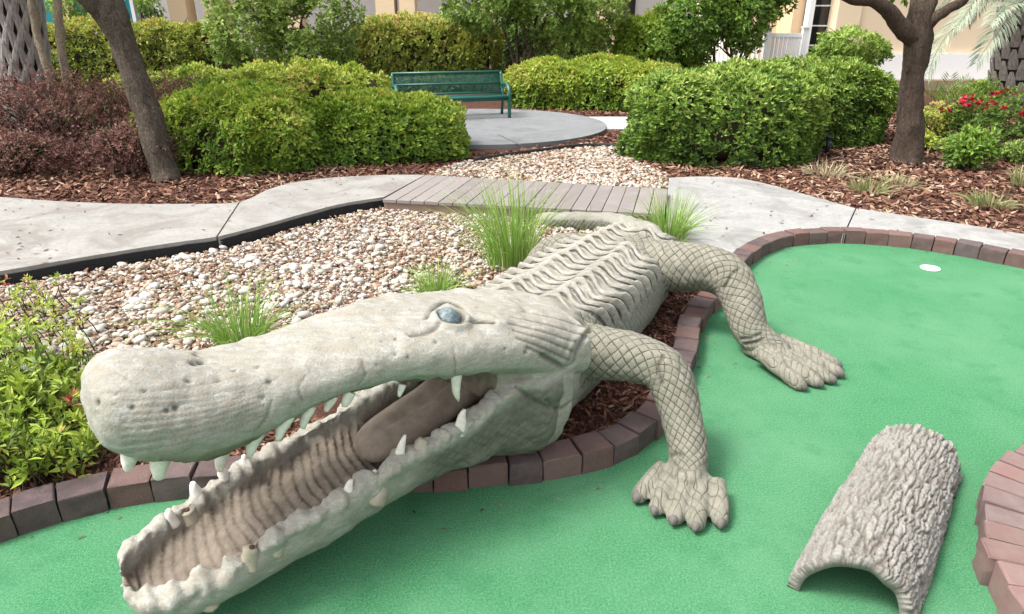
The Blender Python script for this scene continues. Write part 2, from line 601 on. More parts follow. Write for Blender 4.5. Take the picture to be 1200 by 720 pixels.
def ico():
    t = (1 + 5 ** .5) / 2
    v = A([[-1, t, 0], [1, t, 0], [-1, -t, 0], [1, -t, 0], [0, -1, t], [0, 1, t], [0, -1, -t], [0, 1, -t], [t, 0, -1], [t, 0, 1], [-t, 0, -1], [-t, 0, 1]], float)
    f = [[0, 11, 5], [0, 5, 1], [0, 1, 7], [0, 7, 10], [0, 10, 11], [1, 5, 9], [5, 11, 4], [11, 10, 2], [10, 7, 6], [7, 1, 8], [3, 9, 4], [3, 4, 2], [3, 2, 6], [3, 6, 8], [3, 8, 9], [4, 9, 5], [2, 4, 11], [6, 2, 10], [8, 6, 7], [9, 8, 1]]
    return v / np.linalg.norm(v[0]), A(f)
def subdiv(v, f):
    v = list(map(tuple, v)); cache = {}; out = []
    def mid(a, b):
        k = (min(a, b), max(a, b))
        if k not in cache:
            m = (A(v[a]) + A(v[b])) / 2; m /= np.linalg.norm(m)
            v.append(tuple(m)); cache[k] = len(v) - 1
        return cache[k]
    for a, b, c in f:
        x, y, z = mid(a, b), mid(b, c), mid(c, a)
        out += [[a, x, z], [b, y, x], [c, z, y], [x, y, z]]
    return A(v), A(out)
ICO0 = ico(); ICO1 = subdiv(*ICO0)

def rotmats(n, rng, tilt=.5):
    """random rotations: any heading, limited tilt"""
    a = rng.uniform(0, 2 * math.pi, n); b = rng.normal(0, tilt, n); c = rng.normal(0, tilt, n)
    ca, sa, cb, sb, cc, sc_ = np.cos(a), np.sin(a), np.cos(b), np.sin(b), np.cos(c), np.sin(c)
    z = np.zeros(n); o = np.ones(n)
    Rz = np.stack([np.stack([ca, -sa, z], -1), np.stack([sa, ca, z], -1), np.stack([z, z, o], -1)], 1)
    Rx = np.stack([np.stack([o, z, z], -1), np.stack([z, cb, -sb], -1), np.stack([z, sb, cb], -1)], 1)
    Ry = np.stack([np.stack([cc, z, sc_], -1), np.stack([z, o, z], -1), np.stack([-sc_, z, cc], -1)], 1)
    return Rz @ Rx @ Ry

def scatter(poly, dens, rng):
    P = np.asarray(poly)
    x0, y0 = P.min(0); x1, y1 = P.max(0)
    n = int((x1 - x0) * (y1 - y0) * dens)
    x = rng.uniform(x0, x1, n); y = rng.uniform(y0, y1, n)
    k = in_poly(x, y, P)
    return x[k], y[k]

def shape_var(v, rng, amp=.22):
    return v * (1 + amp * fbm(v * 1.3 + rng.uniform(0, 90, 3), 2))[:, None]

def pebbles(mb, x, y, z, size, prim, rng, tint):
    var = [shape_var(prim[0], rng) for _ in range(10)]
    n = len(x); k = rng.integers(0, 10, n)
    R = rotmats(n, rng, .3)
    sc = np.stack([size * rng.uniform(.9, 1.45, n), size * rng.uniform(.7, 1.05, n), size * rng.uniform(.38, .62, n)], 1)
    V = A(var)[k] * sc[:, None, :]
    V = np.einsum('nij,nkj->nki', R, V) + np.stack([x, y, z], 1)[:, None, :]
    m = len(prim[0])
    T = (prim[1][None] + (np.arange(n) * m)[:, None, None]).reshape(-1, 3)
    mb.add(V.reshape(-1, 3), None, T, tint=np.repeat(tint, m))

rg = np.random.default_rng(11)
def peb_tint(x, y, n):
    base = rg.beta(1.7, 1.45, n)
    patch = fbm(np.stack([x * 1.6, y * 1.6, x * 0], 1), 3)
    return np.clip(base + .10 * patch - .02, 0, 1)
# the small stones, too many to count
x, y = scatter(GR1, 1500, rg)
kp = (y > 1.9) & (np.abs(x) < 4.3)
x, y = x[kp], y[kp]
n = len(x)
size = rg.gamma(9, .0155 / 9, n) + .003
mb = MB(); zz = Z_GRAV + rg.uniform(-.004, .026, n); tt = peb_tint(x, y, n)
near = (y < 3.5) & (size > .0125)
for sel, prim in ((near, ICO1), (~near, ICO0)):            # fewer faces where the stones are small
    pebbles(mb, x[sel], y[sel], zz[sel], size[sel], prim, rg, tt[sel])
x, y = scatter(GR1, 1250, rg)
kp = (y > 1.9) & (np.abs(x) < 4.3)
x, y = x[kp], y[kp]; n = len(x)
pebbles(mb, x, y, Z_GRAV + rg.uniform(.0, .030, n), rg.uniform(.005, .012, n), ICO0, rg, np.clip(peb_tint(x, y, n) - .08, 0, 1))
o = mb.build('small_pebbles', M['pebble'], gravel1); tag(o, kind='stuff')
x, y = scatter(GR2, 1000, rg); n = len(x)
mb = MB(); pebbles(mb, x, y, Z_GRAV + rg.uniform(-.002, .02, n), rg.uniform(.018, .034, n), ICO0, rg, np.clip(peb_tint(x, y, n) - .04, 0, .93))
o = mb.build('small_pebbles', M['pebble'], gravel2); tag(o, kind='stuff')
# the larger stones, one by one, sharing a dozen shapes
pm = []
for k in range(14):
    m_ = MB(); m_.add(shape_var(subdiv(*ICO1)[0] if False else ICO1[0], rg) * [1.2, .9, .62], None, ICO1[1], tint=[.62, .7, .78, .85, .9, .5, .66, .93, .72, .58, .8, .42, .88, .3][k])
    pm.append(m_.mesh('pebble', M['pebble']))
x, y = scatter(GR1, 60, rg)
big_w = np.clip(1.15 - (y - 2.2) * .25, .25, 1)          # larger stones lie towards the nearer left part
big_w *= np.where(x < .3, 1, .3)
pick = np.argsort(-big_w * rg.uniform(.2, 1, len(x)))[:285]
for i in pick:
    o = link('pebble', pm[rg.integers(0, 14)], gravel1)
    s_ = float(rg.uniform(.020, .036)) * (1.12 if x[i] < -1.0 else .9)
    o.location = (x[i], y[i], Z_GRAV + .024 + rg.uniform(0, .008))
    o.scale = (s_, s_, s_)
    o.rotation_euler = (rg.normal(0, .2), rg.normal(0, .2), rg.uniform(0, 6.28))

# --- bark mulch chips
def chips(mb, x, y, z, L, W, rng, tint, tilt=.35):
    n = len(x)
    v = A([[-1, -.6, 0], [.1, -1, .12], [1, -.3, 0], [.9, .5, 0], [-.1, 1, .14], [-1, .5, 0], [0, 0, -.5]], float)
    t = A([[0, 1, 4], [0, 4, 5], [1, 2, 3], [1, 3, 4], [0, 6, 1], [3, 6, 4]])
    R = rotmats(n, rng, tilt)
    sc = np.stack([L, W, W * .8], 1)
    V = v[None] * sc[:, None, :] * rng.uniform(.8, 1.2, (n, 7, 1))
    V = np.einsum('nij,nkj->nki', R, V) + np.stack([x, y, z], 1)[:, None, :]
    T = (t[None] + (np.arange(n) * 7)[:, None, None]).reshape(-1, 3)
    mb.add(V.reshape(-1, 3), None, T, tint=np.repeat(tint, 7))
NEARBED = np.vstack([outer[60:k0 + 12], px_poly([(840, 300), (760, 330), (690, 420), (560, 500), (430, 500), (250, 500), (150, 520), (60, 470), (-60, 470)], Z_MULCH)])
NEARIN = np.vstack([offset(EDGE, .1)[60:k0 + 12], NEARBED[-9:]])
mb = MB(); poly_sheet(mb, NEARIN, Z_BED, .0)
tag(mb.build('mulch_bed', M['soil']), kind='structure')
x, y = scatter(NEARBED, 3300, rg); n = len(x)
mb = MB(); chips(mb, x, y, Z_BED + rg.uniform(0, .02, n), rg.uniform(.010, .032, n), rg.uniform(.003, .009, n), rg, rg.beta(1.6, 2.1, n))
# beds farther back
LEFTBED = np.vstack([pf[::-1], px_poly([(560, 186), (560, 178), (330, 160), (150, 150), (-150, 150)], Z_MULCH)])
RIGHTBED = np.vstack([rf, px_poly([(1300, 150), (1040, 130), (1000, 150), (900, 165), (745, 165), (740, 190)], Z_MULCH)])
for P, dn in ((LEFTBED, 620), (RIGHTBED, 620)):
    x, y = scatter(P, dn, rg); n = len(x)
    chips(mb, x, y, Z_MULCH + rg.uniform(0, .03, n), rg.uniform(.015, .055, n), rg.uniform(.007, .018, n), rg, np.clip(rg.beta(2.0, 1.7, n) + (.12 if P is RIGHTBED else .03) + .1 * fbm(np.stack([x, y, y * 0], 1) * .8), 0, 1))
P = px_poly([(545, 130), (780, 128), (780, 137), (640, 136), (560, 140)], Z_MULCH)
x, y = scatter(P, 300, rg); n = len(x)
chips(mb, x, y, Z_MULCH + rg.uniform(0, .03, n), rg.uniform(.02, .06, n), rg.uniform(.01, .02, n), rg, rg.beta(2, 2, n))
P = px_poly([(548, 183), (600, 178), (650, 172), (690, 163), (715, 153), (735, 155), (740, 170), (690, 170), (640, 176), (560, 189)], Z_MULCH)
x, y = scatter(P, 700, rg); n = len(x)
chips(mb, x, y, Z_MULCH + rg.uniform(0, .03, n), rg.uniform(.015, .05, n), rg.uniform(.006, .016, n), rg, rg.beta(2, 2, n))
# chips strewn in the gravel
x, y = scatter(GR1, 520, rg); n = len(x)
chips(mb, x, y, Z_GRAV + rg.uniform(.02, .04, n), rg.uniform(.008, .024, n), rg.uniform(.004, .010, n), rg, rg.beta(2.6, 1.5, n))
x, y = scatter(GR2, 260, rg); n = len(x)
chips(mb, x, y, Z_GRAV + rg.uniform(.02, .035, n), rg.uniform(.012, .035, n), rg.uniform(.006, .012, n), rg, rg.beta(2.4, 1.6, n))
# a little litter on the turf along the border and on the paths
k = rg.integers(20, len(EDGE) - 20, 130); dd_ = -np.abs(rg.normal(0, .12, 130))
E2 = EDGE[k] + (offset(EDGE, 1.0) - EDGE)[k] * dd_[:, None]
chips(mb, E2[:, 0], E2[:, 1], np.full(130, .006), rg.uniform(.004, .013, 130), rg.uniform(.002, .005, 130), rg, rg.beta(2, 2, 130), .1)
for PP, zz in ((np.vstack([pn, pf]), Z_PATH), (np.vstack([rf, rn]), ZP2)):
    x, y = scatter(PP, 14, rg); n = len(x)
    chips(mb, x, y, np.full(n, zz + .006), rg.uniform(.008, .025, n), rg.uniform(.004, .008, n), rg, rg.beta(2, 2, n), .1)
o = mb.build('bark_chips', M['chip'], mulch_bed); tag(o, kind='stuff')

# --- brick borders
def brick_mesh(name, c4, h, mat, rng, zb=-.01, bev=.006):
    """trapezoid plan c4 (inner-left, inner-right, outer-right, outer-left as seen going along), bevelled uneven top"""
    c4 = np.asarray(c4, float)
    cen = c4.mean(0)
    def ins(d):
        out = []
        for p in c4:
            v = p - cen
            out.append(p - v / np.linalg.norm(v) * d)
        return A(out)
    lv = [(zb, 0), (h * .5, -.001), (h - bev, 0), (h - bev * .3, bev * .45), (h, bev * 1.3)]
    V = []
    for z, d in lv:
        r = ins(d)
        V.append(np.column_stack([r, np.full(4, z)]))
    V = np.vstack(V)
    V += rng.normal(0, .0016, V.shape) * [1, 1, .8]
    n = len(lv)
    q = []
    for i in range(n - 1):
        for j in range(4):
            q.append([i * 4 + j, i * 4 + (j + 1) % 4, (i + 1) * 4 + (j + 1) % 4, (i + 1) * 4 + j])
    q.append([(n - 1) * 4 + j for j in range(4)])
    m_ = MB(); m_.add(V, q)
    return m_
cumL = np.concatenate([[0], np.cumsum(np.linalg.norm(np.diff(EDGE, axis=0), axis=1))])
def at_len(P, s):
    return A([np.interp(s, cumL, P[:, 0]), np.interp(s, cumL, P[:, 1])])
base_pt = EDGE[k0 // 2]
border = empty('brick_border', 'curved border of dark red brown brick pavers around the green', 'border', (base_pt[0], base_pt[1], 0))
s_ = 0.0
rb = np.random.default_rng(5)
DEP = .122
while s_ < cumL[-1] - .2:
    wd_ = float(rb.choice([.145, .158, .165, .152, .135]))
    e0, e1 = s_ + .004, s_ + wd_ - .004
    i_in, o_in = offset(EDGE, 0.0), None
    mid_s = (e0 + e1) / 2
    T = nrm(at_len(EDGE, mid_s + .03) - at_len(EDGE, mid_s - .03))
    N = A([-T[1], T[0]])
    jit = rb.normal(0, .004)
    out_e = offset(EDGE, DEP)
    c = [at_len(EDGE, e0) + N * jit, at_len(EDGE, e1) + N * jit, at_len(out_e, e1) + N * jit, at_len(out_e, e0) + N * jit]
    # a paver keeps its own width: limit the fan of its back edge
    for a_, b_ in ((3, 0), (2, 1)):
        v = c[a_] - c[b_]
        c[a_] = c[b_] + nrm(v) * DEP
    part(brick_mesh('brick', c, Z_BRICK + rb.normal(0, .003), M['brick'], rb), 'brick', M['brick'], border, smooth=False)
    s_ += wd_

# round island of paler pavers at the right
isl_px = [(1215, 532), (1190, 546), (1166, 565), (1152, 590), (1145, 620), (1143, 645), (1148, 675), (1158, 700), (1175, 728), (1200, 760)]
IS = A([G(x, y, 0)[:2] for x, y in isl_px])
# circle through the traced edge
Am = np.column_stack([2 * IS, np.ones(len(IS))]); bb = (IS ** 2).sum(1)
sol = np.linalg.lstsq(Am, bb, rcond=None)[0]
IC = sol[:2]; IR = math.sqrt(sol[2] + IC @ IC)
island = empty('brick_island', 'round raised island of pale pinkish pavers set like spokes', 'planter', (IC[0], IC[1], 0))
nb = max(14, int(2 * math.pi * IR / .105))
for k in range(nb):
    a0 = 2 * math.pi * (k + .04) / nb; a1 = 2 * math.pi * (k + .96) / nb
    ro = IR + rb.normal(0, .006); ri = max(IR - .24, .1)
    cs = [IC + ro * A([math.cos(a0), math.sin(a0)]), IC + ro * A([math.cos(a1), math.sin(a1)]), IC + ri * A([math.cos(a1), math.sin(a1)]), IC + ri * A([math.cos(a0), math.sin(a0)])]
    part(brick_mesh('brick', cs, .115 + rb.normal(0, .004), M['brick_pale'], rb), 'brick', M['brick_pale'], island, smooth=False)
mb = MB()
ri = max(IR - .235, .11)
poly_sheet(mb, [IC + ri * A([math.cos(t_), math.sin(t_)]) for t_ in th], .085, 0)
part(mb, 'soil', M['soil'], island)

# golf cup let into the green
cupc = G(1090, 315, 0)
cup = empty('golf_cup', 'white golf hole cup sunk in the green turf', 'cup', cupc)
mb = MB()
r0, r1 = .066, .054
k = 40; t_ = np.arange(k) * 2 * math.pi / k
ring = lambda r, z: np.column_stack([cupc[0] + r * np.cos(t_), cupc[1] + r * np.sin(t_), np.full(k, z)])
ringloft(mb, [ring(r0, .003), ring(r0, .007), ring(r1, .008), ring(r1 - .004, .004), ring(.01, .003)], False)
part(mb, 'rim', m_plain('cup_white', (0.72, 0.72, 0.70), .4), cup)

# black plastic edging along the near side of the left path
M['liner'] = m_plain('black_plastic', (0.016, 0.016, 0.018), .6, .3, .4, 25, bump=.6)
mb = MB()
lo = offset(pn, -.012); li = offset(pn, -.002)
wob = .004 * vnoise(np.column_stack([np.arange(60) * .6, np.zeros(60), np.zeros(60)]))
top = Z_PATH - .026 + wob
R = [np.column_stack([li, np.full(60, .0)]), np.column_stack([li, top])]
for k in range(5):                                        # corrugated face
    zz = top * (1 - k / 5)
    R += [np.column_stack([offset(pn, -.010), zz]), np.column_stack([offset(pn, -.010), zz - top * .12]), np.column_stack([offset(pn, -.007), zz - top * .13]), np.column_stack([offset(pn, -.007), zz - top * .195])]
ringloft(mb, np.stack(R, 1))
liner = mb.build('edging_strip', M['liner'], None, smooth=False)
tag(liner, 'black plastic edging strip between left concrete path and pebbles', 'edging')
mb = MB()
l2 = catmull(px_poly([(556, 188), (600, 181), (640, 176), (690, 170.5), (740, 172)], .06), 40)
ringloft(mb, np.stack([np.column_stack([l2, np.full(40, .03)]), np.column_stack([l2, np.full(40, .085)]), np.column_stack([offset(l2, .02), np.full(40, .085)]), np.column_stack([offset(l2, .02), np.full(40, .03)])], 1))
tag(mb.build('edging_strip', M['liner']), 'thin dark edging strip between round concrete pad and pebbles', 'edging')

# --- boardwalk of composite planks
def m_plank():
    n = NT('composite_plank', .7, .3)
    v = n.mapv(n.obj(), (3, 60, 60))
    g = n.noise(1.0, 4, .6, vec=v)
    r = n.rand()
    c = n.mix(r, (0.175, 0.150, 0.138), (0.225, 0.198, 0.184))
    c = n.mix(n.rng(g, .35, .75, 0, .5), c, (0.17, 0.145, 0.13))
    c = n.mix(n.rng(n.noise(5, 4), .5, .7, 0, .35), c, (0.27, 0.245, 0.24))
    return n.done(c, n.bump(g, .3, .003))
M['plank'] = m_plank()
M['fascia'] = m_plain('fascia_board', (0.23, 0.165, 0.125), .8, .2, .5, 6)
ZB = .15
fl, fr = G(448, 233.5, ZB), G(779, 251, ZB)
bl, br = G(499, 205, ZB), G(783, 221.5, ZB)
deck = empty('boardwalk', 'low footbridge of greyish brown composite planks crossing the pebbles', 'boardwalk', ((fl + br) / 2 * A([1, 1, 0])))
npl = 19
for k in range(npl):
    def lerp(t): return fl + (fr - fl) * t, bl + (br - bl) * t
    g_ = .004 / np.linalg.norm(fr - fl)
    a0, b0 = lerp(k / npl + g_); a1, b1 = lerp((k + 1) / npl - g_)
    vx = A([a0, a1, b1, b0])
    cen = vx.mean(0)
    mb = MB()
    V = np.vstack([vx - [0, 0, .03], vx - [0, 0, .003], cen + (vx - cen) * [.96, .995, 1]])
    q = [[3, 2, 1, 0], [8, 9, 10, 11]]
    for l_ in (0, 4):
        q += [[l_ + j, l_ + (j + 1) % 4, l_ + 4 + (j + 1) % 4, l_ + 4 + j] for j in range(4)]
    ang = math.atan2((b0 - a0)[1], (b0 - a0)[0])
    V = V - cen
    ca, sa = math.cos(-ang), math.sin(-ang)
    V = V @ A([[ca, -sa, 0], [sa, ca, 0], [0, 0, 1]]).T
    mb.add(V, q)
    o = mb.build('plank', M['plank'], deck, smooth=False)
    o.location = Vector(cen) - Vector(deck.location) + Vector((0, 0, float(rb.normal(0, .0012))))
    o.rotation_euler = (0, 0, ang)
for p, q_ in ((fl, fr), (bl, br)):
    mb = MB()
    d = q_ - p; L = np.linalg.norm(d); ang = math.atan2(d[1], d[0])
    inward = nrm((bl + br - fl - fr)) * (.035 if p is fl else -.035)
    box(mb, (p + q_) / 2 + inward * A([1, 1, 0]) + A([0, 0, -.03 - .062]), (L - .01, .035, .12), ang)
    part(mb, 'fascia_board', M['fascia'], deck, smooth=False)

# ------------------------------------------------------------------ crocodile statue
CH = A([-.66, 1.885]); HA = nrm([-.80, -.60]); HN = nrm([.60, -.80])     # head: mid-plane point, axis to the snout, near side
HA3, HN3, UP = A([*HA, 0]), A([*HN, 0]), A([0, 0, 1.0])

def on_plane(px, py, off=0.0):
    """point where the pixel's ray meets the vertical plane parallel to the head's mid-plane"""
    d = ray(px, py)
    s = (HN @ CH + off) / (HN @ d[:2])
    return A([0, 0, CAM_H]) + d * s

def hq(P):
    return (np.asarray(P)[..., :2] - CH) @ HA

def sring(c, side, up, w, ht, hb, nt=2.2, nb=2.2, k=40):
    th = np.arange(k) * 2 * math.pi / k
    out = []
    for t in th:
        cs, sn = math.cos(t), math.sin(t)
        n = nt if sn >= 0 else nb
        x = abs(cs) ** (2 / n) * (1 if cs >= 0 else -1)
        y = abs(sn) ** (2 / n) * (1 if sn >= 0 else -1)
        out.append(c + side * (x * w) + up * (y * (ht if sn >= 0 else hb)))
    return out

croc_src = MB()
# upper head: pixel mid-line of its outline on the head's mid-plane; half width, half height
HEAD = [(99, 486, .05, .045), (106, 482, .115, .085), (120, 477, .155, .116), (140, 474, .182, .137), (165, 473, .198, .148), (200, 474, .203, .151), (235, 471, .198, .146),
        (268, 463, .195, .136), (300, 450, .196, .118), (340, 432, .203, .096), (400, 411, .220, .090), (450, 400, .245, .098), (500, 392, .268, .106), (550, 388, .285, .116), (590, 386, .29, .13), (640, 388, .27, .14)]
hs = A([[*on_plane(x, y), w, h] for x, y, w, h in HEAD])
hs = catmull(hs, 70)
rings = []
for p in hs:
    q = hq(p[:3])
    flat = sstep(.35, -.35, q)
    rings.append(sring(p[:3], HN3, UP, p[3], p[4], p[4] * (1 - .12 * flat), 2.1 + .5 * flat, 2.1 + .7 * flat))
ringloft(croc_src, rings)

# body and tail: x, y, top z, bottom z, half width
BODY = A([[-.22, 2.21, .70, .42, .22], [-.10, 2.40, .685, .20, .29], [.0, 2.58, .63, .05, .315], [.10, 2.80, .57, .01, .33], [.22, 3.06, .525, .0, .35], [.36, 3.36, .50, .0, .36], [.52, 3.66, .49, .0, .35],
          [.66, 3.92, .48, .0, .32], [.77, 4.14, .455, .0, .27], [.86, 4.34, .39, .0, .20], [.94, 4.6, .31, .0, .15], [1.0, 4.95, .26, .0, .125], [.97, 5.25, .20, .0, .115], [.82, 5.47, .185, .0, .10], [.58, 5.56, .17, .0, .09], [.36, 5.60, .155, .0, .075], [.2, 5.64, .13, .0, .04]])
bs = catmull(np.column_stack([BODY[:, :2], BODY[:, 2:]]), 150)
T2 = np.gradient(bs[:, :2], axis=0); T2 /= np.linalg.norm(T2, axis=1)[:, None]
bside = np.stack([T2[:, 1], -T2[:, 0]], 1)          # near (camera right) side
rings = []
for i, p in enumerate(bs):
    zt, zb, w = p[2], p[3], p[4]
    zc = zb + (zt - zb) * .5
    tail = sstep(100, 118, i)
    rings.append(sring(A([p[0], p[1], zc]), A([*bside[i], 0]), UP, w, zt - zc, zc - zb, 2.9 - .8 * tail, 2.3))
ringloft(croc_src, rings)
BL = np.concatenate([[0], np.cumsum(np.linalg.norm(np.diff(bs[:, :2], axis=0), axis=1))])

# lower jaw: open trough; q along the axis, rim z, bottom z, outer half width, wall thickness
JAW = A([[.606, .165, .115, .05, .03], [.592, .182, .075, .12, .055], [.55, .186, .052, .172, .066], [.47, .19, .042, .203, .056], [.36, .222, .042, .217, .055], [.25, .258, .046, .221, .054], [.11, .287, .058, .225, .053], [0, .312, .072, .225, .052], [-.1, .336, .09, .226, .052], [-.2, .36, .112, .228, .052], [-.3, .382, .132, .23, .052],
         [-.46, .41, .14, .236, .055], [-.57, .455, .13, .243, .06], [-.67, .50, .10, .255, .08], [-.80, .53, .045, .27, .12], [-.92, .50, .05, .26, .2]])
JAW = catmull(np.column_stack([JAW[:, :1], JAW[:, 1:]]), 90)
rings = []
for q, rz, bz, w, tk in JAW:
    c = np.append(CH, 0) + HA3 * q
    pts = []
    H = rz - bz
    for t in np.linspace(0, math.pi, 26):                 # outer U from near rim under to far rim
        cs, sn = math.cos(t), math.sin(t)
        x = abs(cs) ** (2 / 2.5) * (1 if cs >= 0 else -1); y = abs(sn) ** (2 / 2.3)
        pts.append(c + HN3 * (x * w) + UP * (rz - y * H))
    wi = max(w - tk, .004)
    fl = max(min(H - .05, .085 + .06 * float(sstep(-.06, -.3, q))), .004)
    for t in np.linspace(math.pi, 0, 26):                 # inner U back
        cs, sn = math.cos(t), math.sin(t)
        x = abs(cs) ** (2 / 2.6) * (1 if cs >= 0 else -1); y = abs(sn) ** (2 / 3.0)
        pts.append(c + HN3 * (x * wi) + UP * (rz + .012 * (abs(x) > .97) - y * fl))
    rings.append(pts)
ringloft(croc_src, rings)
# throat and jowls close the back of the mouth
def blob(c, r, rot=None):
    v = subdiv(*subdiv(*ICO1))
    V = v[0] * A(r)
    if rot is not None: V = V @ rot.T
    croc_src.add(V + A(c), None, v[1])
HR = np.stack([HA3, HN3, UP], 1)
def hp(q, l, z): return np.append(CH, 0) + HA3 * q + HN3 * l + UP * z
blob(hp(-.80, 0, .36), (.17, .27, .28), HR)
blob(hp(-.80, .10, .45), (.16, .19, .13), HR)        # near jowl behind the mouth corner
blob(hp(-.80, -.10, .45), (.16, .19, .13), HR)
blob(hp(-.56, .08, .235), (.20, .13, .09), HR)        # sagging chin
blob(hp(-.56, -.08, .235), (.20, .13, .09), HR)
blob(hp(-.60, .165, .665), (.12, .085, .085), HR)       # brows over the eyes
blob(hp(-.60, -.185, .60), (.12, .085, .085), HR)

# legs: spine points with radius
def Gz(px, py, z): return G(px, py, z)
LEGS = {}
LEGS['front'] = [(.16, 2.66, .33, .135), (.30, 2.575, .385, .122), (.42, 2.515, .405, .108), (.535, 2.465, .405, .098), (.615, 2.425, .375, .095), (.655, 2.37, .30, .088), (.675, 2.30, .215, .081), (.685, 2.235, .145, .076), (.68, 2.185, .10, .074), (.67, 2.14, .075, .064), (.655, 2.09, .06, .05)]
LEGS['hind'] = [(.62, 3.86, .27, .17), (.80, 3.76, .33, .155), (.96, 3.67, .37, .142), (1.11, 3.59, .385, .130), (1.20, 3.52, .355, .120), (1.24, 3.45, .29, .112), (1.26, 3.38, .21, .103), (1.28, 3.325, .14, .096), (1.32, 3.275, .10, .088), (1.375, 3.225, .08, .072), (1.43, 3.18, .065, .05)]
LEGS['left_hind'] = [(.62, 4.02, .25, .15), (.45, 4.13, .29, .125), (.33, 4.20, .30, .105), (.24, 4.25, .26, .092), (.17, 4.25, .19, .082), (.11, 4.22, .12, .075), (.06, 4.18, .07, .068)]
LEGS['left_front'] = [(-.1, 2.78, .30, .125), (-.24, 2.88, .34, .11), (-.36, 2.95, .34, .10), (-.45, 2.97, .27, .088), (-.50, 2.93, .18, .078), (-.53, 2.88, .10, .07)]
for nm, L in LEGS.items():
    L = catmull(A(L), 40)
    LEGS[nm] = L
    tube(croc_src, L[:, :3], L[:, 3], 24, up0=(0.3, .2, 1))

TOES = []          # spine (n,3), radius
def foot(ankle, heel, tips, r, ballw, arch, zt=.030):
    tips = [A(t) for t in tips]
    ctr = sum(tips) / len(tips)
    heel = A(heel)
    fdir = nrm((ctr - heel) * [1, 1, 0])
    side = A([fdir[1], -fdir[0], 0])
    L = np.linalg.norm((ctr - heel)[:2])
    rings = []
    sp = catmull(A([[-.02, .5, .04], [.10, .80, .085], [.24, .92, .105], [.34, .90, .085], [.42, .75, .055], [.48, .45, .03]]) * [L, ballw, 1], 16)
    for s, w, h in sp:
        rings.append(sring(heel * [1, 1, 0] + fdir * s + UP * (h * .5), side, UP, w, h * .75, h * .5, 2, 2.6, 24))
    ringloft(croc_src, rings)
    nt = len(tips)
    for i, t in enumerate(tips):
        lat = ((t - heel)[:2] @ side[:2])
        root = heel * [1, 1, 0] + fdir * L * .26 + side * (lat * .72) + UP * (arch * 1.25)
        mid1 = root * .58 + t * .42; mid1 = A([mid1[0], mid1[1], arch * 1.0])
        mid2 = root * .24 + t * .76; mid2 = A([mid2[0], mid2[1], arch * .72])
        S = catmull(np.vstack([np.append(root, r * .95), np.append(mid1, r * 1.0), np.append(mid2, r * 1.12), np.append(A([t[0], t[1], zt]), r * 1.08)]), 18)
        tube(croc_src, S[:, :3], S[:, 3], 16)
        d = nrm((S[-1, :3] - S[-3, :3]) * [1, 1, .5])
        e = S[-1, :3]; rr = S[-1, 3]
        E_ = np.vstack([np.append(e - d * .01, rr), np.append(e + d * rr * .45, rr * .9), np.append(e + d * rr * .8, rr * .62), np.append(e + d * rr * 1.0, rr * .2)])
        tube(croc_src, E_[:, :3], E_[:, 3], 14)
        TOES.append(S)
F_TIPS = [G(750, 580, 0.03), G(770, 594, .03), G(791, 605, .03), G(816, 612, .03), G(844, 608, .03)]
foot((.69, 2.19, .09), (.715, 2.225, 0), F_TIPS, .0315, .074, .058)
H_TIPS = [G(936, 450, .03), G(955, 447, .03), G(970, 443, .03), G(979, 436, .03), G(976, 426, .03)]
foot((1.30, 3.29, .09), (1.285, 3.33, 0), H_TIPS, .034, .095, .066)
foot((.04, 4.18, .09), (.06, 4.2, 0), [A([-.24, 4.05, .02]), A([-.2, 4.0, .02]), A([-.14, 3.96, .02]), A([-.06, 3.93, .02]), A([.02, 3.93, .02])], .034, .095, .06)
foot((-.53, 2.88, .09), (-.51, 2.92, 0), [A([-.74, 2.86, .06]), A([-.73, 2.8, .06]), A([-.70, 2.74, .06]), A([-.65, 2.69, .06]), A([-.59, 2.66, .06])], .028, .085, .09, .06)

tmp = croc_src.mesh('croc_tmp')
ob = bpy.data.objects.new('croc_tmp', tmp); COL.objects.link(ob)
md = ob.modifiers.new('remesh', 'REMESH'); md.mode = 'VOXEL'; md.voxel_size = .0069
dg = bpy.context.evaluated_depsgraph_get()
ev = ob.evaluated_get(dg)
me = bpy.data.meshes.new_from_object(ev)
bpy.data.objects.remove(ob); bpy.data.meshes.remove(tmp)
nv = len(me.vertices)
V = np.empty(nv * 3, np.float32); me.vertices.foreach_get('co', V); V = V.reshape(-1, 3).astype(float)
F = np.empty(len(me.loops), np.int32); me.loops.foreach_get('vertex_index', F)
tot = np.empty(len(me.polygons), np.int32); me.polygons.foreach_get('loop_total', tot)
assert (tot == 4).all()
F = F.reshape(-1, 4)
bpy.data.meshes.remove(me)
print('croc verts', nv)
# drop what lies under the ground
e0 = np.concatenate([F[:, [0, 1]], F[:, [1, 2]], F[:, [2, 3]], F[:, [3, 0]]])
ei, ej = e0[:, 0], e0[:, 1]
deg = np.bincount(ei, minlength=nv) + np.bincount(ej, minlength=nv)
def lap(X):
    return np.stack([(np.bincount(ei, X[ej, c], nv) + np.bincount(ej, X[ei, c], nv)) / deg for c in range(X.shape[1])], 1)
def vnormals(V):
    n = np.cross(V[F[:, 2]] - V[F[:, 0]], V[F[:, 3]] - V[F[:, 1]])
    N = np.stack([sum(np.bincount(F[:, k], n[:, c], nv) for k in range(4)) for c in range(3)], 1)
    return N / (np.linalg.norm(N, axis=1)[:, None] + 1e-12)
for _ in range(7):
    V = V + .5 * (lap(V) - V)

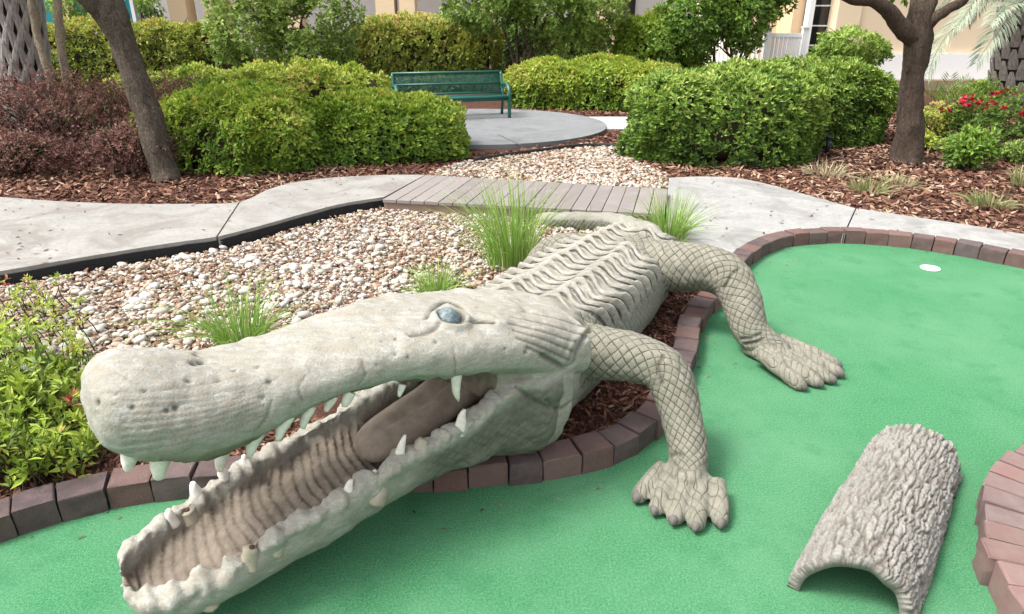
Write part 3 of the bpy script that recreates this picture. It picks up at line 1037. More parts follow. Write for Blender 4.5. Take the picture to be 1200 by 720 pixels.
# ---- fields on the surface
q_ = (V[:, :2] - CH) @ HA; l_ = (V[:, :2] - CH) @ HN
def spine_proj(V, S, step=1):
    """nearest point on a densely sampled spine -> index, dist"""
    best = np.full(len(V), 1e9); bi = np.zeros(len(V), int)
    for i in range(0, len(S), step):
        d = ((V - S[i, :3]) ** 2).sum(1)
        k = d < best
        best[k] = d[k]; bi[k] = i
    return bi, np.sqrt(best)
lu = np.zeros(nv); lvv = np.zeros(nv); limb = np.zeros(nv)
for nm, L in LEGS.items():
    S = catmull(L, 90)
    bi, d = spine_proj(V, S)
    T, U, W = frames(S[:, :3], (.3, .2, 1))
    rel = V - S[bi, :3]
    along = (rel * T[bi]).sum(1)
    arc = np.concatenate([[0], np.cumsum(np.linalg.norm(np.diff(S[:, :3], axis=0), axis=1))])
    ang = np.arctan2((rel * U[bi]).sum(1), (rel * W[bi]).sum(1)) / (2 * math.pi)
    m = sstep(1.55, 1.22, d / S[bi, 3])
    m *= sstep(.04, .12, arc[bi] + along)                 # starts outside the trunk
    # the foot belongs to the leg too
    near_foot = np.linalg.norm(V[:, :2] - S[-1, :2], axis=1) < .42
    fm = sstep(.17, .11, V[:, 2]) * near_foot * (np.linalg.norm(V[:, :2] - S[-1, :2], axis=1) < .40)
    if nm in ('left_hind',): fm *= 0
    mm = np.maximum(m, fm * (l_ > -2))
    upd = mm > limb
    lu[upd] = (arc[bi] + along)[upd]; lvv[upd] = ang[upd]
    limb[upd] = mm[upd]
# the body's own coordinates
S3 = np.column_stack([bs[:, :2], np.full(len(bs), 0)])
bi, _ = spine_proj(V * [1, 1, 0], S3)
rel = V[:, :2] - bs[bi, :2]
sB = BL[bi] + (rel * T2[bi]).sum(1)
lB = (rel * bside[bi]).sum(1)
wB = bs[bi, 4]; zt = bs[bi, 2]
head_m = sstep(-.80, -.66, q_) * (V[:, 2] > -.1)
S_HEAD = .48
body_m = (1 - limb) * sstep(S_HEAD - .12, S_HEAD + .1, sB)
jaw_in = np.interp(q_, JAW[::-1, 0], (JAW[:, 3] - JAW[:, 4])[::-1]); jaw_rz = np.interp(q_, JAW[::-1, 0], JAW[::-1, 1])
N = vnormals(V)
lowjaw = (q_ > -.62) & (V[:, 2] < jaw_rz + .03)
mouth = ((N[:, :2] @ HA < .35) | (q_ < .5)) * sstep(.004, -.018, np.abs(l_) - jaw_in) * (q_ > -.72) * (q_ < .62) * (V[:, 2] < jaw_rz + .02) * (N @ UP * .3 + .75 > 0) * (((N[:, :2] @ HN) * np.sign(l_) < .25) | (N[:, 2] > .2)) * (V[:, 2] > jaw_rz - .15 - .06 * sstep(-.06, -.3, q_))
head_bot = np.interp(q_, hq(hs[:, :3])[::-1], (hs[:, 2] - hs[:, 4])[::-1])
palate = sstep(-.35, -.75, N[:, 2]) * (q_ > -.72) * (q_ < .45) * (V[:, 2] > jaw_rz) * (V[:, 2] < head_bot + .09) * (np.abs(l_) < .2)
back = (q_ < -.5) & (q_ > -.80) & (V[:, 2] > jaw_rz - .1) & (V[:, 2] < head_bot + .06) & (np.abs(l_) < .19)
mouth = np.maximum(np.maximum(mouth, palate), back * 1.0)

disp = np.zeros(nv); dirt = np.zeros(nv)
# large uneven hand modelling
disp += .008 * fbm(V * 6.0, 3) * (1 - .6 * limb) + .003 * fbm(V * 22, 2)
# back scutes: cross rows with wavy lips and four keels
top = sstep(.10, .45, N[:, 2]) * sstep(.66, .78, V[:, 2] / np.maximum(zt, .05))
u = lB / np.maximum(wB, .05)
wave = .036 * np.cos(u * 3.0 * math.pi) + .012 * vnoise(np.column_stack([sB * 8, u * 3, u * 0]))
ph = (sB + wave - S_HEAD) / .105
ph = -ph
fr_ = ph - np.floor(ph)
saw = np.where(fr_ < .84, (fr_ / .84) ** 1.4, 1 - sstep(.84, 1.0, fr_))
keel = np.exp(-((np.abs(u) - .34) / .13) ** 2) + 1.05 * np.exp(-((np.abs(u) - .84) / .14) ** 2)
scu_m = body_m * top * sstep(S_HEAD - .02, S_HEAD + .22, sB) * sstep(2.75, 2.4, sB)
disp += scu_m * (.022 * saw + .036 * keel * (.28 + .72 * saw) - .014)
dirt = np.maximum(dirt, .18 * scu_m * sstep(.86, .94, fr_) * (.55 + .35 * (vnoise(np.column_stack([sB * 9, u * 6, u * 0])) > -.2)))
# side keels poke outwards as a row of knobs
edge = body_m * np.exp(-((V[:, 2] - (zt - .07)) / .035) ** 2) * (np.abs(u) > .8) * sstep(S_HEAD + .05, S_HEAD + .25, sB) * sstep(2.4, 2.2, sB)
disp += edge * (.022 * np.sin(math.pi * fr_) - .006)
# creases of the flanks: slanted lines crossed by a few fine ones
flank = body_m * (1 - top) * (1 - head_m) * sstep(.98, .80, V[:, 2] / np.maximum(zt, .05))
ln1 = np.abs(((sB * 1.0 + V[:, 2] * .75 + .01 * fbm(V * 9, 2)) / .036) % 1 - .5)
ln2 = np.abs(((sB * .55 - V[:, 2] * 1.0 + .012 * fbm(V * 7 + 5, 2)) / .055) % 1 - .5)
g1 = np.maximum(sstep(.36, .47, ln1), .55 * sstep(.40, .48, ln2))
disp -= flank * g1 * .005
dirt = np.maximum(dirt, flank * g1 * .55)
# limbs: net of lozenge scales
kk = 13
ph1 = lu / .045 + lvv * kk + .42 * fbm(V * 7, 2)
ph2 = lu / .045 - lvv * kk + .42 * fbm(V * 7 + 9, 2)
f1 = np.abs(ph1 % 1 - .5)
f2 = np.abs(ph2 % 1 - .5)
net = np.maximum(sstep(.36, .48, f1), sstep(.36, .48, f2))
on_toe = np.zeros(nv); toe_s = np.zeros(nv)
for S in TOES:
    bi_, d = spine_proj(V, S)
    m = (d < S[bi_, 3] * 1.35) & (bi_ > 5)
    on_toe[m] = 1; toe_s[m] = (bi_[m] + 0.0) / 17
foot_m = limb * sstep(.15, .10, V[:, 2])
tr = np.abs(((V[:, 0] * 21 + V[:, 1] * 9 + V[:, 2] * 12 + .5 * fbm(V * 12, 2))) % 1 - .5)
tr2 = np.abs(((V[:, 0] * 9 - V[:, 1] * 22 + .5 * fbm(V * 12 + 3, 2))) % 1 - .5)
rings_ = np.maximum(sstep(.36, .48, tr), sstep(.38, .48, tr2))
fsel = foot_m > .5
ph1 = np.where(fsel, (V @ A([.62, -.55, .5])) / .024 + .7 * fbm(V * 9, 2), ph1)
ph2 = np.where(fsel, (V @ A([-.75, -.45, .35])) / .030 + .7 * fbm(V * 9 + 4, 2), ph2)
f1 = np.abs(ph1 % 1 - .5); f2 = np.abs(ph2 % 1 - .5)
net = np.maximum(sstep(.36, .48, f1), sstep(.36, .48, f2))
pat = net
disp -= limb * pat * .0036 * (1 - .6 * foot_m)
# ribs on the floor of the mouth
rib = ((q_ + 1.2 * l_ ** 2 + .014 * fbm(V * 7, 2)) / .034) % 1
floor_ = sstep(.35, .75, N[:, 2])
disp += mouth * (V[:, 2] < jaw_rz - .03) * (.010 * (1 - rib) - .004) * (.25 + .75 * floor_) + mouth * .007 * fbm(V * 15, 3)
dirt = np.maximum(dirt, mouth * sstep(.82, .96, rib) * (V[:, 2] < jaw_rz - .03) * (.03 + .10 * floor_))
# ragged rims of both jaws
rim = lowjaw * np.exp(-((V[:, 2] - jaw_rz) / .03) ** 2) * (q_ > -.6)
disp += rim * (.020 * fbm(np.column_stack([q_ * 24, l_ * 12, V[:, 2] * 14]), 3) + .022 * np.maximum(0, vnoise(np.column_stack([q_ * 10, np.sign(l_) * 3, q_ * 0]))))
outerj = lowjaw * (1 - mouth)
disp += outerj * .004 * fbm(V * 11 + 4, 3)
lip = np.exp(-((V[:, 2] - (head_bot + .02)) / .03) ** 2) * (V[:, 2] > jaw_rz + .02) * (q_ > -.6) * (q_ < .5)
disp += lip * .013 * fbm(np.column_stack([q_ * 14, l_ * 8, V[:, 2] * 8]), 3)
# lower jaw scales under the corner of the mouth
chk = (q_ > -.85) * (V[:, 2] < jaw_rz) * (1 - limb) * (1 - mouth) * sstep(-.20, -.40, q_) * sstep(.02, -.03, V[:, 2] - jaw_rz + .045 + .02 * fbm(V * 8, 2))
c1 = np.abs(((q_ * .8 + V[:, 2] * .8 + .01 * fbm(V * 12, 2)) / .036) % 1 - .5); c2 = np.abs(((q_ * .8 - V[:, 2] * .9) / .036) % 1 - .5)
gch = np.maximum(sstep(.36, .48, c1), sstep(.36, .48, c2))
rough_ = np.clip(.5 + .9 * fbm(V * 24, 2), 0, 1)
disp -= chk * (gch * .0035 * rough_ + .004 * rough_); dirt = np.maximum(dirt, chk * (gch * .35 * rough_ + .22 * (1 - rough_)))

V = V + N * disp[:, None]
for _ in range(1):
    V = V + .25 * (lap(V) - V)

# ---- details found where a photo direction meets the surface; then they are fixed points in space
bvh = BVHTree.FromPolygons([tuple(v) for v in V], [tuple(f) for f in F.tolist()])
def hit(px, py):
    d = ray(px, py); d = d / np.linalg.norm(d)
    loc, nn, idx, dist = bvh.ray_cast(Vector((0, 0, CAM_H)), Vector(d))
    return None if loc is None else (A(loc), A(nn))
def mirror(P):
    P = np.asarray(P, float)
    return P - 2 * ((P[..., :2] - CH) @ HN)[..., None] * HN3
def hitline(pts, n=40):
    out = []
    P = catmull(A(pts, float), n)
    for x, y in P:
        h = hit(x, y)
        if h: out.append(h[0])
    return A(out)
N = vnormals(V)
dd = np.zeros(nv)
def near_idx(c, r):
    return np.where(((V - c) ** 2).sum(1) < r * r)[0]
def dent(c, r, depth, dk=.0):
    i = near_idx(c, r * 2.2)
    w = np.exp(-(((V[i] - c) ** 2).sum(1)) / (r * r))
    dd[i] -= depth * w
    if dk: dirt[i] = np.maximum(dirt[i], dk * sstep(.35, .8, w))
def groove(pts, w, depth, dk=.6, mir=True):
    L = hitline(pts)
    for LL in ((L, mirror(L)) if mir else (L,)):
        if len(LL) < 2: continue
        c = LL.mean(0); R = np.linalg.norm(LL - c, axis=1).max() + 3 * w
        i = near_idx(c, R)
        d2 = np.full(len(i), 1e9)
        for p in LL:
            d2 = np.minimum(d2, ((V[i] - p) ** 2).sum(1))
        g = np.exp(-d2 / (w * w))
        dd[i] -= depth * g
        if dk: dirt[i] = np.maximum(dirt[i], dk * sstep(.25, .8, g))
    return L
PITS = [(227, 425, .010, .5), (221, 446, .007, .5), (255, 446, .006, .35), (274, 434, .006, .45), (301, 430, .005, .4), (315, 447, .007, .5), (308, 466, .006, .35), (206, 478, .007, .5), (196, 481, .006, .5), (155, 477, .006, .5), (113, 472, .008, .5), (136, 462, .004, .4), (169, 458, .005, .5), (148, 443, .004, .35), (175, 428, .003, .3), (132, 473, .003, .4),
        (460, 355, .004, .4), (450, 363, .005, .45), (481, 363, .004, .45), (457, 374, .004, .35), (463, 397, .005, .45), (480, 392, .004, .4), (511, 401, .006, .4), (463, 415, .005, .45), (478, 419, .004, .4), (441, 429, .004, .3), (447, 400, .004, .3), (405, 375, .003, .3), (414, 396, .003, .3), (496, 411, .003, .3), (592, 409, .004, .3), (616, 413, .006, .4), (559, 360, .004, .4), (618, 363, .012, .15), (350, 400, .003, .3), (370, 408, .003, .3)]
for x, y, r, k in PITS:
    h = hit(x, y)
    if h is not None:
        dent(h[0], r * 1.45, r * 1.0, min(.85, k * 1.55))
h = hit(236, 423); dent(h[0], .013, .015, .85); dent(h[0] + HA3 * -.014 + UP * .004, .011, .012, .8)
# second nostril beyond the ridge
dent(mirror(h[0]), .010, .012, .7)
# eye socket, lids and creases
EYE = hit(528, 375)
ec, en = EYE
en = nrm(nrm(en) * .55 + HN3 * .7 + HA3 * .1)
fe = bvh.find_nearest(Vector(hp(-.60, -.40, .56)))
fec, fen = A(fe[0]), nrm(A(fe[1]))
for c in (ec, fec):
    i = near_idx(c, .12)
    r_ = np.linalg.norm(V[i] - c, axis=1)
    dd[i] += .024 * np.exp(-((r_ - .056) / .017) ** 2) - .024 * np.exp(-(r_ / .040) ** 2)
    dirt[i] = np.maximum(dirt[i], .95 * np.exp(-((r_ - .041) / .008) ** 2))
groove([(482, 393), (500, 390), (513, 383)], .010, .008, .55, False)
groove([(500, 372), (510, 360), (522, 353), (536, 357), (546, 367), (558, 375), (578, 377)], .011, .014, .85, False)
groove([(540, 384), (552, 380), (566, 377)], .006, .006, .5, False)
# cape of long scales behind the cheek
for pts in ([(597, 379), (635, 388), (674, 401)], [(602, 387), (638, 398), (673, 413)], [(606, 396), (636, 408), (667, 422)], [(618, 407), (640, 418), (658, 429)], [(600, 371), (645, 381), (684, 394)], [(612, 365), (652, 373), (690, 385)]):
    groove(pts, .0065, .005, .6, False)
groove([(694, 383), (684, 398), (677, 412), (673, 425), (660, 432), (650, 426), (636, 418)], .010, .016, .35, False)
groove([(690, 384), (676, 396), (668, 409), (664, 420)], .014, -.007, 0, False)
for pts in ([(533, 440), (534, 425), (531, 408)], [(300, 505), (312, 490), (318, 470)], [(420, 452), (428, 440), (424, 425)], [(355, 470), (350, 455), (358, 440)]):
    groove(pts, .004, .003, .35, False)
for k in range(9):                                        # trowel strokes along the snout
    y0 = 452 + 9 * k; x0 = 112 + 3 * abs(k - 3) + (k * 37) % 40
    groove([(x0, y0 + 8), (x0 + 60, y0 + 6 - k), (x0 + 120, y0 - 2 - 2 * k), (x0 + 170, y0 - 14 - 3 * k)], .0045, .0028, .22, False)
# folds where arm and foot bend
for pts in ([(776, 450), (772, 430), (778, 418)], [(872, 404), (884, 402), (896, 396)], [(868, 398), (880, 396), (892, 391)], [(782, 536), (792, 532), (800, 534)], [(640, 470), (655, 480), (672, 470)], [(604, 452), (625, 470), (645, 480)], [(848, 338), (858, 322), (866, 315)]):
    groove(pts, .009, .010, .5, False)
V = V + N * dd[:, None]
bvh = BVHTree.FromPolygons([tuple(v) for v in V], [tuple(f) for f in F.tolist()])

# ---- statue material: weathered, hand-modelled concrete
def m_statue():
    n = NT('weathered_concrete', .88, .2)
    d = n.attr('dirt'); lm = n.attr('limb'); mo = n.attr('mouth'); bd = n.attr('flank')
    p = n.pos()
    big = n.noise(3.0, 5, .6); midn = n.noise(16, 6, .7); fine = n.noise(150, 4, .75)
    streak = n.noise(1.0, 5, .65, vec=n.mapv(p, (10, 34, 70), (0, 0, math.atan2(HA[1], HA[0]))), dist=.8)
    c = n.mix(n.rng(big, .35, .65), (0.335, 0.32, 0.272), (0.40, 0.385, 0.335))
    c = n.mix(n.rng(midn, .45, .68, 0, .6), c, (0.27, 0.262, 0.205))
    c = n.mix(n.rng(streak, .49, .64, 0, .75), c, (0.335, 0.29, 0.225))
    c = n.mix(n.rng(streak, .48, .32, 0, .55), c, (0.50, 0.49, 0.46))
    c = n.mix(n.rng(n.noise(7, 6, .75, dist=1.5), .57, .72, 0, .55), c, (0.20, 0.195, 0.155))
    limbc = n.mix(n.rng(midn, .35, .65), (0.185, 0.178, 0.135), (0.295, 0.275, 0.215))
    limbc = n.mix(n.rng(big, .45, .65, 0, .6), limbc, (0.205, 0.205, 0.155))
    c = n.mix(n.math('MULTIPLY', lm, .94), c, limbc)
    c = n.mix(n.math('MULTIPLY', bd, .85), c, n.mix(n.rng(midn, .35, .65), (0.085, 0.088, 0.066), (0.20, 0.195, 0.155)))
    mc = n.mix(n.rng(midn, .3, .7), (0.125, 0.097, 0.072), (0.26, 0.21, 0.162))
    mc = n.mix(n.rng(streak, .5, .7, 0, .4), mc, (0.27, 0.225, 0.175))
    c = n.mix(mo, c, mc)
    c = n.mix(n.rng(n.noise(55, 5, .75), .52, .70, 0, .5), c, (0.24, 0.225, 0.18))
    c = n.mix(n.rng(fine, .48, .72, 0, .5), c, (0.18, 0.17, 0.14))
    # incised lines: net on the limbs, cross lines on the back
    def line(ph, w0, w1, sharp=None):
        f = n.math('ABSOLUTE', n.math('SUBTRACT', n.math('FRACT', ph), .5))
        return n.rng(f, w0, w1, 0, 1, True)
    net = n.math('MAXIMUM', line(n.attr('ph1'), .425, .485), line(n.attr('ph2'), .425, .485))
    wear = n.rng(n.noise(13, 4, .75), .36, .60, .18, 1)
    net = n.math('MULTIPLY', n.math('MULTIPLY', net, n.attr('netm')), wear)
    fr = n.math('FRACT', n.attr('phs'))
    row = n.math('MULTIPLY', n.rng(fr, .925, .955, 0, 1, True), n.rng(fr, .975, .998, 1, 0, True))
    row = n.math('MULTIPLY', n.math('MULTIPLY', row, n.attr('rowm')), n.rng(n.noise(9, 4, .7), .32, .55, .15, 1))
    dd_ = n.math('MAXIMUM', d, n.math('MAXIMUM', n.math('MULTIPLY', net, .68), n.math('MULTIPLY', row, .85)))
    c = n.mix(dd_, c, (0.050, 0.048, 0.036))
    h = n.math('ADD', n.math('MULTIPLY', fine, .4), midn)
    h = n.math('SUBTRACT', h, n.math('MULTIPLY', n.math('MAXIMUM', net, row), 1.2))
    return n.done(c, n.bump(h, .85, .009), gain=.82)
M['statue'] = m_statue()
def lowz(): return 0
croc = empty('crocodile_statue', 'large grey concrete crocodile statue with wide open toothed mouth', 'statue', (.2, 2.9, 0))
mb = MB(); mb.add(V, F[:, ::1])
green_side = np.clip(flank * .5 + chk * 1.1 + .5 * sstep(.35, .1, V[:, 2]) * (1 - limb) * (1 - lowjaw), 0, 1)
body_o = part(mb, 'body', M['statue'], croc, True, {'dirt': np.clip(dirt, 0, .92), 'limb': limb, 'mouth': np.clip(mouth, 0, 1), 'flank': green_side, 'ph1': ph1, 'ph2': ph2, 'netm': limb * (1 - .45 * foot_m), 'phs': ph, 'rowm': scu_m})

# tongue
mb = MB()
TS = catmull(A([[*hp(-.165, -.015, .285), .03, .014], [*hp(-.185, -.015, .29), .075, .034], [*hp(-.25, -.015, .305), .108, .05], [*hp(-.36, -.015, .335), .118, .056], [*hp(-.46, -.015, .365), .116, .06], [*hp(-.56, -.02, .40), .112, .07], [*hp(-.70, -.01, .44), .10, .07], [*hp(-.82, 0, .45), .09, .05]]), 34)
rings = []
for p in TS:
    r_ = sring(p[:3], HN3, UP, p[3], p[4], p[4], 2.2, 2.2, 28)
    r_ = [x - UP * (.030 * math.exp(-((x - p[:3]) @ HN3 / .028) ** 2) * min(1, max(0, (np.linalg.norm(p[:3] - TS[0, :3]) - .05) / .15))) for x in r_]
    rings.append(r_)
ringloft(mb, rings)
def m_tongue():
    n = NT('brown_stained_concrete', .7, .3)
    a = n.noise(14, 5, .65); f = n.noise(120, 3, .7)
    c = n.mix(n.rng(a, .3, .7), (0.14, 0.105, 0.078), (0.26, 0.205, 0.155))
    return n.done(c, n.bump(n.math('ADD', a, f), .4, .006))
part(mb, 'tongue', m_tongue(), croc)

# eyes
def m_eye():
    n = NT('eye_glaze', .5, .4)
    a = n.noise(60, 4, .7)
    c = n.ramp(n.rng(a, .3, .7), [(0, (0.04, 0.06, 0.062)), (.5, (0.09, 0.128, 0.135)), (1, (0.24, 0.265, 0.265))])
    return n.done(c, n.bump(a, .3, .003))
me_ = m_eye()
ec = ec + en * .004
for c, nn in ((ec, en), (fec, fen)):
    mb = MB()
    v = subdiv(*ICO1)
    mb.add(v[0] * .050 + c - nn * .035, None, v[1])
    part(mb, 'eye', me_, croc)

# teeth: base pixel, tip pixel, which plane across the head, base radius, blunt
def m_tooth():
    n = NT('tooth_white', .55, .35)
    a = n.noise(40, 4, .65)
    c = n.mix(n.rng(a, .4, .7, 0, .7), (0.66, 0.61, 0.55), (0.42, 0.37, 0.30))
    return n.done(c, n.bump(a, .3, .004))
M['tooth'] = m_tooth()
M['stump'] = m_plain('stained_stump', (0.34, 0.30, 0.225), .85, .2, .6, 30, bump=.5)
M['socket'] = m_plain('rusty_socket', (0.07, 0.035, 0.022), .95)
TEETH = [ # bx,by,tx,ty,offset,r,blunt
    (536, 438, 537, 470, .225, .019, .15), (338, 488, 326, 516, .17, .021, .35), (362, 482, 355, 502, .165, .018, .4), (388, 470, 382, 482, .17, .016, .4), (152, 538, 150, 552, .06, .022, .35), (188, 542, 187, 560, .10, .026, .5), (262, 530, 258, 552, -.04, .022, .4), (300, 512, 293, 534, .13, .022, .4), (408, 466, 404, 476, .18, .018, .5), (470, 457, 468, 465, .20, .012, .4),
    (468, 541, 475, 510, .20, .020, .2), (540, 503, 544, 480, .215, .022, .25), (494, 524, 500, 506, .215, .020, .6), (520, 509, 523, 498, .212, .014, .6), (432, 566, 441, 551, .19, .02, .25), (384, 600, 390, 586, .185, .018, .3), (316, 640, 320, 626, .185, .018, .3), (272, 668, 275, 655, .18, .017, .35), (408, 584, 412, 562, .195, .022, .3), (446, 575, 452, 562, .215, .024, .7), (362, 612, 368, 600, .185, .019, .75), (330, 632, 334, 622, .195, .018, .8), (294, 650, 296, 634, .195, .02, .75), (243, 694, 241, 682, .175, .024, .75),
    (182, 622, 174, 610, -.165, .020, .6), (203, 610, 197, 597, -.16, .020, .3), (220, 600, 214, 590, -.165, .022, .8), (232, 580, 226, 566, -.175, .022, .35), (262, 556, 258, 546, -.18, .018, .3), (290, 545, 286, 533, -.18, .018, .3)]
for bx, by, tx, ty, off, r, bl in TEETH:
    b = on_plane(bx, by, off); t = on_plane(tx, ty, off)
    if bl >= .6:
        t = b + (t - b) * (.5 if bx > 250 else .2)
        r *= 1.15
    d = t - b; Ln = np.linalg.norm(d)
    b = b - d / Ln * (.018 if bl < .7 else .045)
    if bl >= .6: r = r * 1.15
    lean = HA3 * (Ln * .12)
    S = catmull(np.vstack([np.append(b, r * 1.05), np.append(b * .6 + t * .4 + lean * .5, r * .9), np.append(b * .2 + t * .8 + lean * .4, r * (.45 + .4 * bl)), np.append(t, r * max(bl, .12))]), 10)
    mb = MB(); tube(mb, S[:, :3], S[:, 3], 12)
    v_ = mb.v[0]; mb.v[0] = v_ + (.0022 if bl < .6 else .006) * np.stack([vnoise(v_ * 45 + k * 9) for k in range(3)], 1)
    o = part(mb, 'tooth', M['tooth'] if bl < .6 else M['stump'], croc)
    if bl >= .7:
        mb = MB(); c = S[-1, :3] + nrm(d) * .002
        tube(mb, [c - nrm(d) * .004, c + nrm(d) * .002], r * .32, 10)
        part(mb, 'socket', M['socket'], o)

# claws on every toe
M['claw'] = m_plain('claw_grey', (0.125, 0.112, 0.10), .65, .3, .6, 40)
for k, S in enumerate(TOES):
    if k >= 10: break
    d = nrm((S[-1, :3] - S[-3, :3]) * [1, 1, .5]); r = S[-1, 3]
    sd_ = nrm(np.cross(d, UP)); u_ = np.cross(sd_, d)
    c = S[-1, :3] + d * r * .55 + u_ * r * .14
    v = subdiv(*ICO1)
    loc = v[0] * A([r * .78, r * .62, r * .60])
    loc[:, 1] *= 1 - .35 * np.clip(loc[:, 0] / (r * .78), 0, 1)
    loc[:, 2] -= .22 * r * np.clip(loc[:, 0] / r, 0, 1) ** 2
    mb = MB(); mb.add(c + loc[:, :1] * d + loc[:, 1:2] * sd_ + loc[:, 2:3] * u_, None, v[1])
    part(mb, 'claw', M['claw'], croc)

# ------------------------------------------------------------------ half-log tunnel on the green
def worley(P2, seed=0):
    I = np.floor(P2).astype(np.int64)
    f1 = np.full(len(P2), 9.0); f2 = np.full(len(P2), 9.0); cid = np.zeros(len(P2))
    for dx in (-1, 0, 1):
        for dy in (-1, 0, 1):
            cx, cy = I[:, 0] + dx, I[:, 1] + dy
            z = np.full(len(P2), seed, np.int64)
            jx = .5 + .48 * _hash(cx, cy, z); jy = .5 + .48 * _hash(cx, cy, z + 57)
            d = np.hypot(cx + jx - P2[:, 0], cy + jy - P2[:, 1])
            nearer = d < f1
            f2 = np.where(nearer, f1, np.minimum(f2, d))
            cid = np.where(nearer, _hash(cx, cy, z + 91), cid)
            f1 = np.where(nearer, d, f1)
    return f1, f2, cid
def make_log():
    a0 = (G(929, 692, 0)[:2] + G(1060, 735, 0)[:2]) / 2
    ax = nrm([.63, .775]); pr = A([ax[1], -ax[0]])
    L, Rr = .94, .168
    ni, nj = 240, 170
    s = np.linspace(0, 1, ni)[:, None]; t = np.linspace(-.03, math.pi + .03, nj)[None, :]
    ss = np.broadcast_to(s, (ni, nj)).ravel(); tt = np.broadcast_to(t, (ni, nj)).ravel()
    P = np.stack([ss * L, tt * Rr, ss * 0], 1)
    wx = .016 * vnoise(P * 26) + .006 * vnoise(P * 70); wy = .010 * vnoise(P * 26 + 40) + .004 * vnoise(P * 80 + 3)
    f1, f2, cid = worley(np.column_stack([(P[:, 0] + wx) / .15, (P[:, 1] + wy * .6) / .019]))
    g1, g2, cid2 = worley(np.column_stack([(P[:, 0] + wx) / .026, (P[:, 1] + wy) / .014]), 5)
    plate = sstep(.02, .30, f2 - f1)
    flake = sstep(.0, .30, g2 - g1)
    dsp = .0095 * (plate - .6) + .0030 * cid * plate + .0042 * (flake - .5) + .0015 * cid2 + .0015 * vnoise(P * 190)
    rr = Rr * (1 + .03 * np.sin(ss * 5)) + dsp
    # ends uneven
    endw = .006 * vnoise(np.stack([tt * 3, ss * 0, ss * 0], 1))
    along = ss * L + .20 * np.cos(tt) * Rr * (1 - .6 * ss) + endw * (1 - ss) * 2 + .012 * vnoise(np.stack([tt * 2.2, ss * 0 + 4, ss * 0], 1)) * ss
    x = np.cos(tt) * rr * 1.02; z = np.maximum(np.sin(tt) * rr * 1.16, 0.002)
    out = np.column_stack([a0[0] + ax[0] * along + pr[0] * x, a0[1] + ax[1] * along + pr[1] * x, z])
    ri = (Rr - .030)
    xi = np.cos(tt) * ri; zi = np.maximum(np.sin(tt) * ri * 1.16, .002)
    inn = np.column_stack([a0[0] + ax[0] * along + pr[0] * xi, a0[1] + ax[1] * along + pr[1] * xi, zi])
    mb = MB()
    i = np.arange(ni - 1)[:, None] * nj; j = np.arange(nj - 1)[None, :]
    qo = np.stack([i + j, i + nj + j, i + nj + j + 1, i + j + 1], -1).reshape(-1, 4)
    n0 = ni * nj
    qi = qo[:, ::-1] + n0
    rim = []
    for j_ in range(nj - 1):
        rim.append([j_, j_ + 1, n0 + j_ + 1, n0 + j_])
        e = (ni - 1) * nj
        rim.append([e + j_ + 1, e + j_, n0 + e + j_, n0 + e + j_ + 1])
    for i_ in range(ni - 1):
        rim.append([i_ * nj, n0 + i_ * nj, n0 + (i_ + 1) * nj, (i_ + 1) * nj])
        e = nj - 1
        rim.append([(i_ + 1) * nj + e, n0 + (i_ + 1) * nj + e, n0 + i_ * nj + e, i_ * nj + e])
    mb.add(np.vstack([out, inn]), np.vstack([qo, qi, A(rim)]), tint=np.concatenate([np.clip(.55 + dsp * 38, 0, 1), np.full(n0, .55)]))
    n = NT('cast_bark', .92, .15)
    t_ = n.attr('tint'); f = n.noise(120, 4, .7); m_ = n.noise(18, 4, .6)
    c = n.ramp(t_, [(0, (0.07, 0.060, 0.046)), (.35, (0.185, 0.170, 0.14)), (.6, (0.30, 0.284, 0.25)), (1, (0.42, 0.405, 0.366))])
    c = n.mix(n.rng(m_, .45, .7, 0, .35), c, (0.24, 0.18, 0.15))
    c = n.mix(n.rng(f, .5, .75, 0, .55), c, (0.11, 0.09, 0.075))
    mat = n.done(c, n.bump(f, .5, .005), gain=.70)
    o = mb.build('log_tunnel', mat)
    tag(o, 'half round grey bark log tunnel lying on the green', 'log')
make_log()

# ------------------------------------------------------------------ planting
rv = np.random.default_rng(23)

def leaves(mb, P, D, size, rng, tint, per=5, spread=.9, aspect=.42, fold=.12):
    """whorls of pointed leaves at points P, facing D (shoot direction)"""
    n = len(P)
    D = D / (np.linalg.norm(D, axis=1)[:, None] + 1e-9)
    ref = np.where(np.abs(D[:, 2:3]) < .9, A([[0, 0, 1.0]]), A([[1.0, 0, 0]]))
    X = np.cross(D, ref); X /= np.linalg.norm(X, axis=1)[:, None] + 1e-9
    Y = np.cross(D, X)
    size = np.broadcast_to(np.asarray(size, float), (n,))
    for k in range(per):
        a = 2 * math.pi * (k + rng.uniform(-.3, .3, n)) / per + rng.uniform(0, 6.28)
        el = rng.uniform(.15, spread, n)                 # 1 = flat, 0 = along the shoot
        dr = (np.cos(a)[:, None] * X + np.sin(a)[:, None] * Y) * np.sin(el * 1.57)[:, None] + D * np.cos(el * 1.57)[:, None]
        sd_ = np.cross(dr, D); sd_ /= np.linalg.norm(sd_, axis=1)[:, None] + 1e-9
        nn = np.cross(sd_, dr)
        L = (size * rng.uniform(.7, 1.25, n))[:, None]; W = L * aspect * .5
        b = P + dr * L * .08
        v0 = b
        v1 = b + dr * L * .5 + sd_ * W + nn * L * fold * .5
        v2 = b + dr * L - nn * L * fold * rng.uniform(0, 1.6, n)[:, None]
        v3 = b + dr * L * .5 - sd_ * W + nn * L * fold * .5
        V_ = np.stack([v0, v1, v2, v3], 1).reshape(-1, 3)
        i = np.arange(n)[:, None] * 4
        t = np.concatenate([i + [[0, 1, 2]], i + [[0, 2, 3]]])
        tt = np.repeat(np.clip(tint + rng.normal(0, .10, n), 0, 1), 4)
        mb.add(V_, None, t, tint=tt)

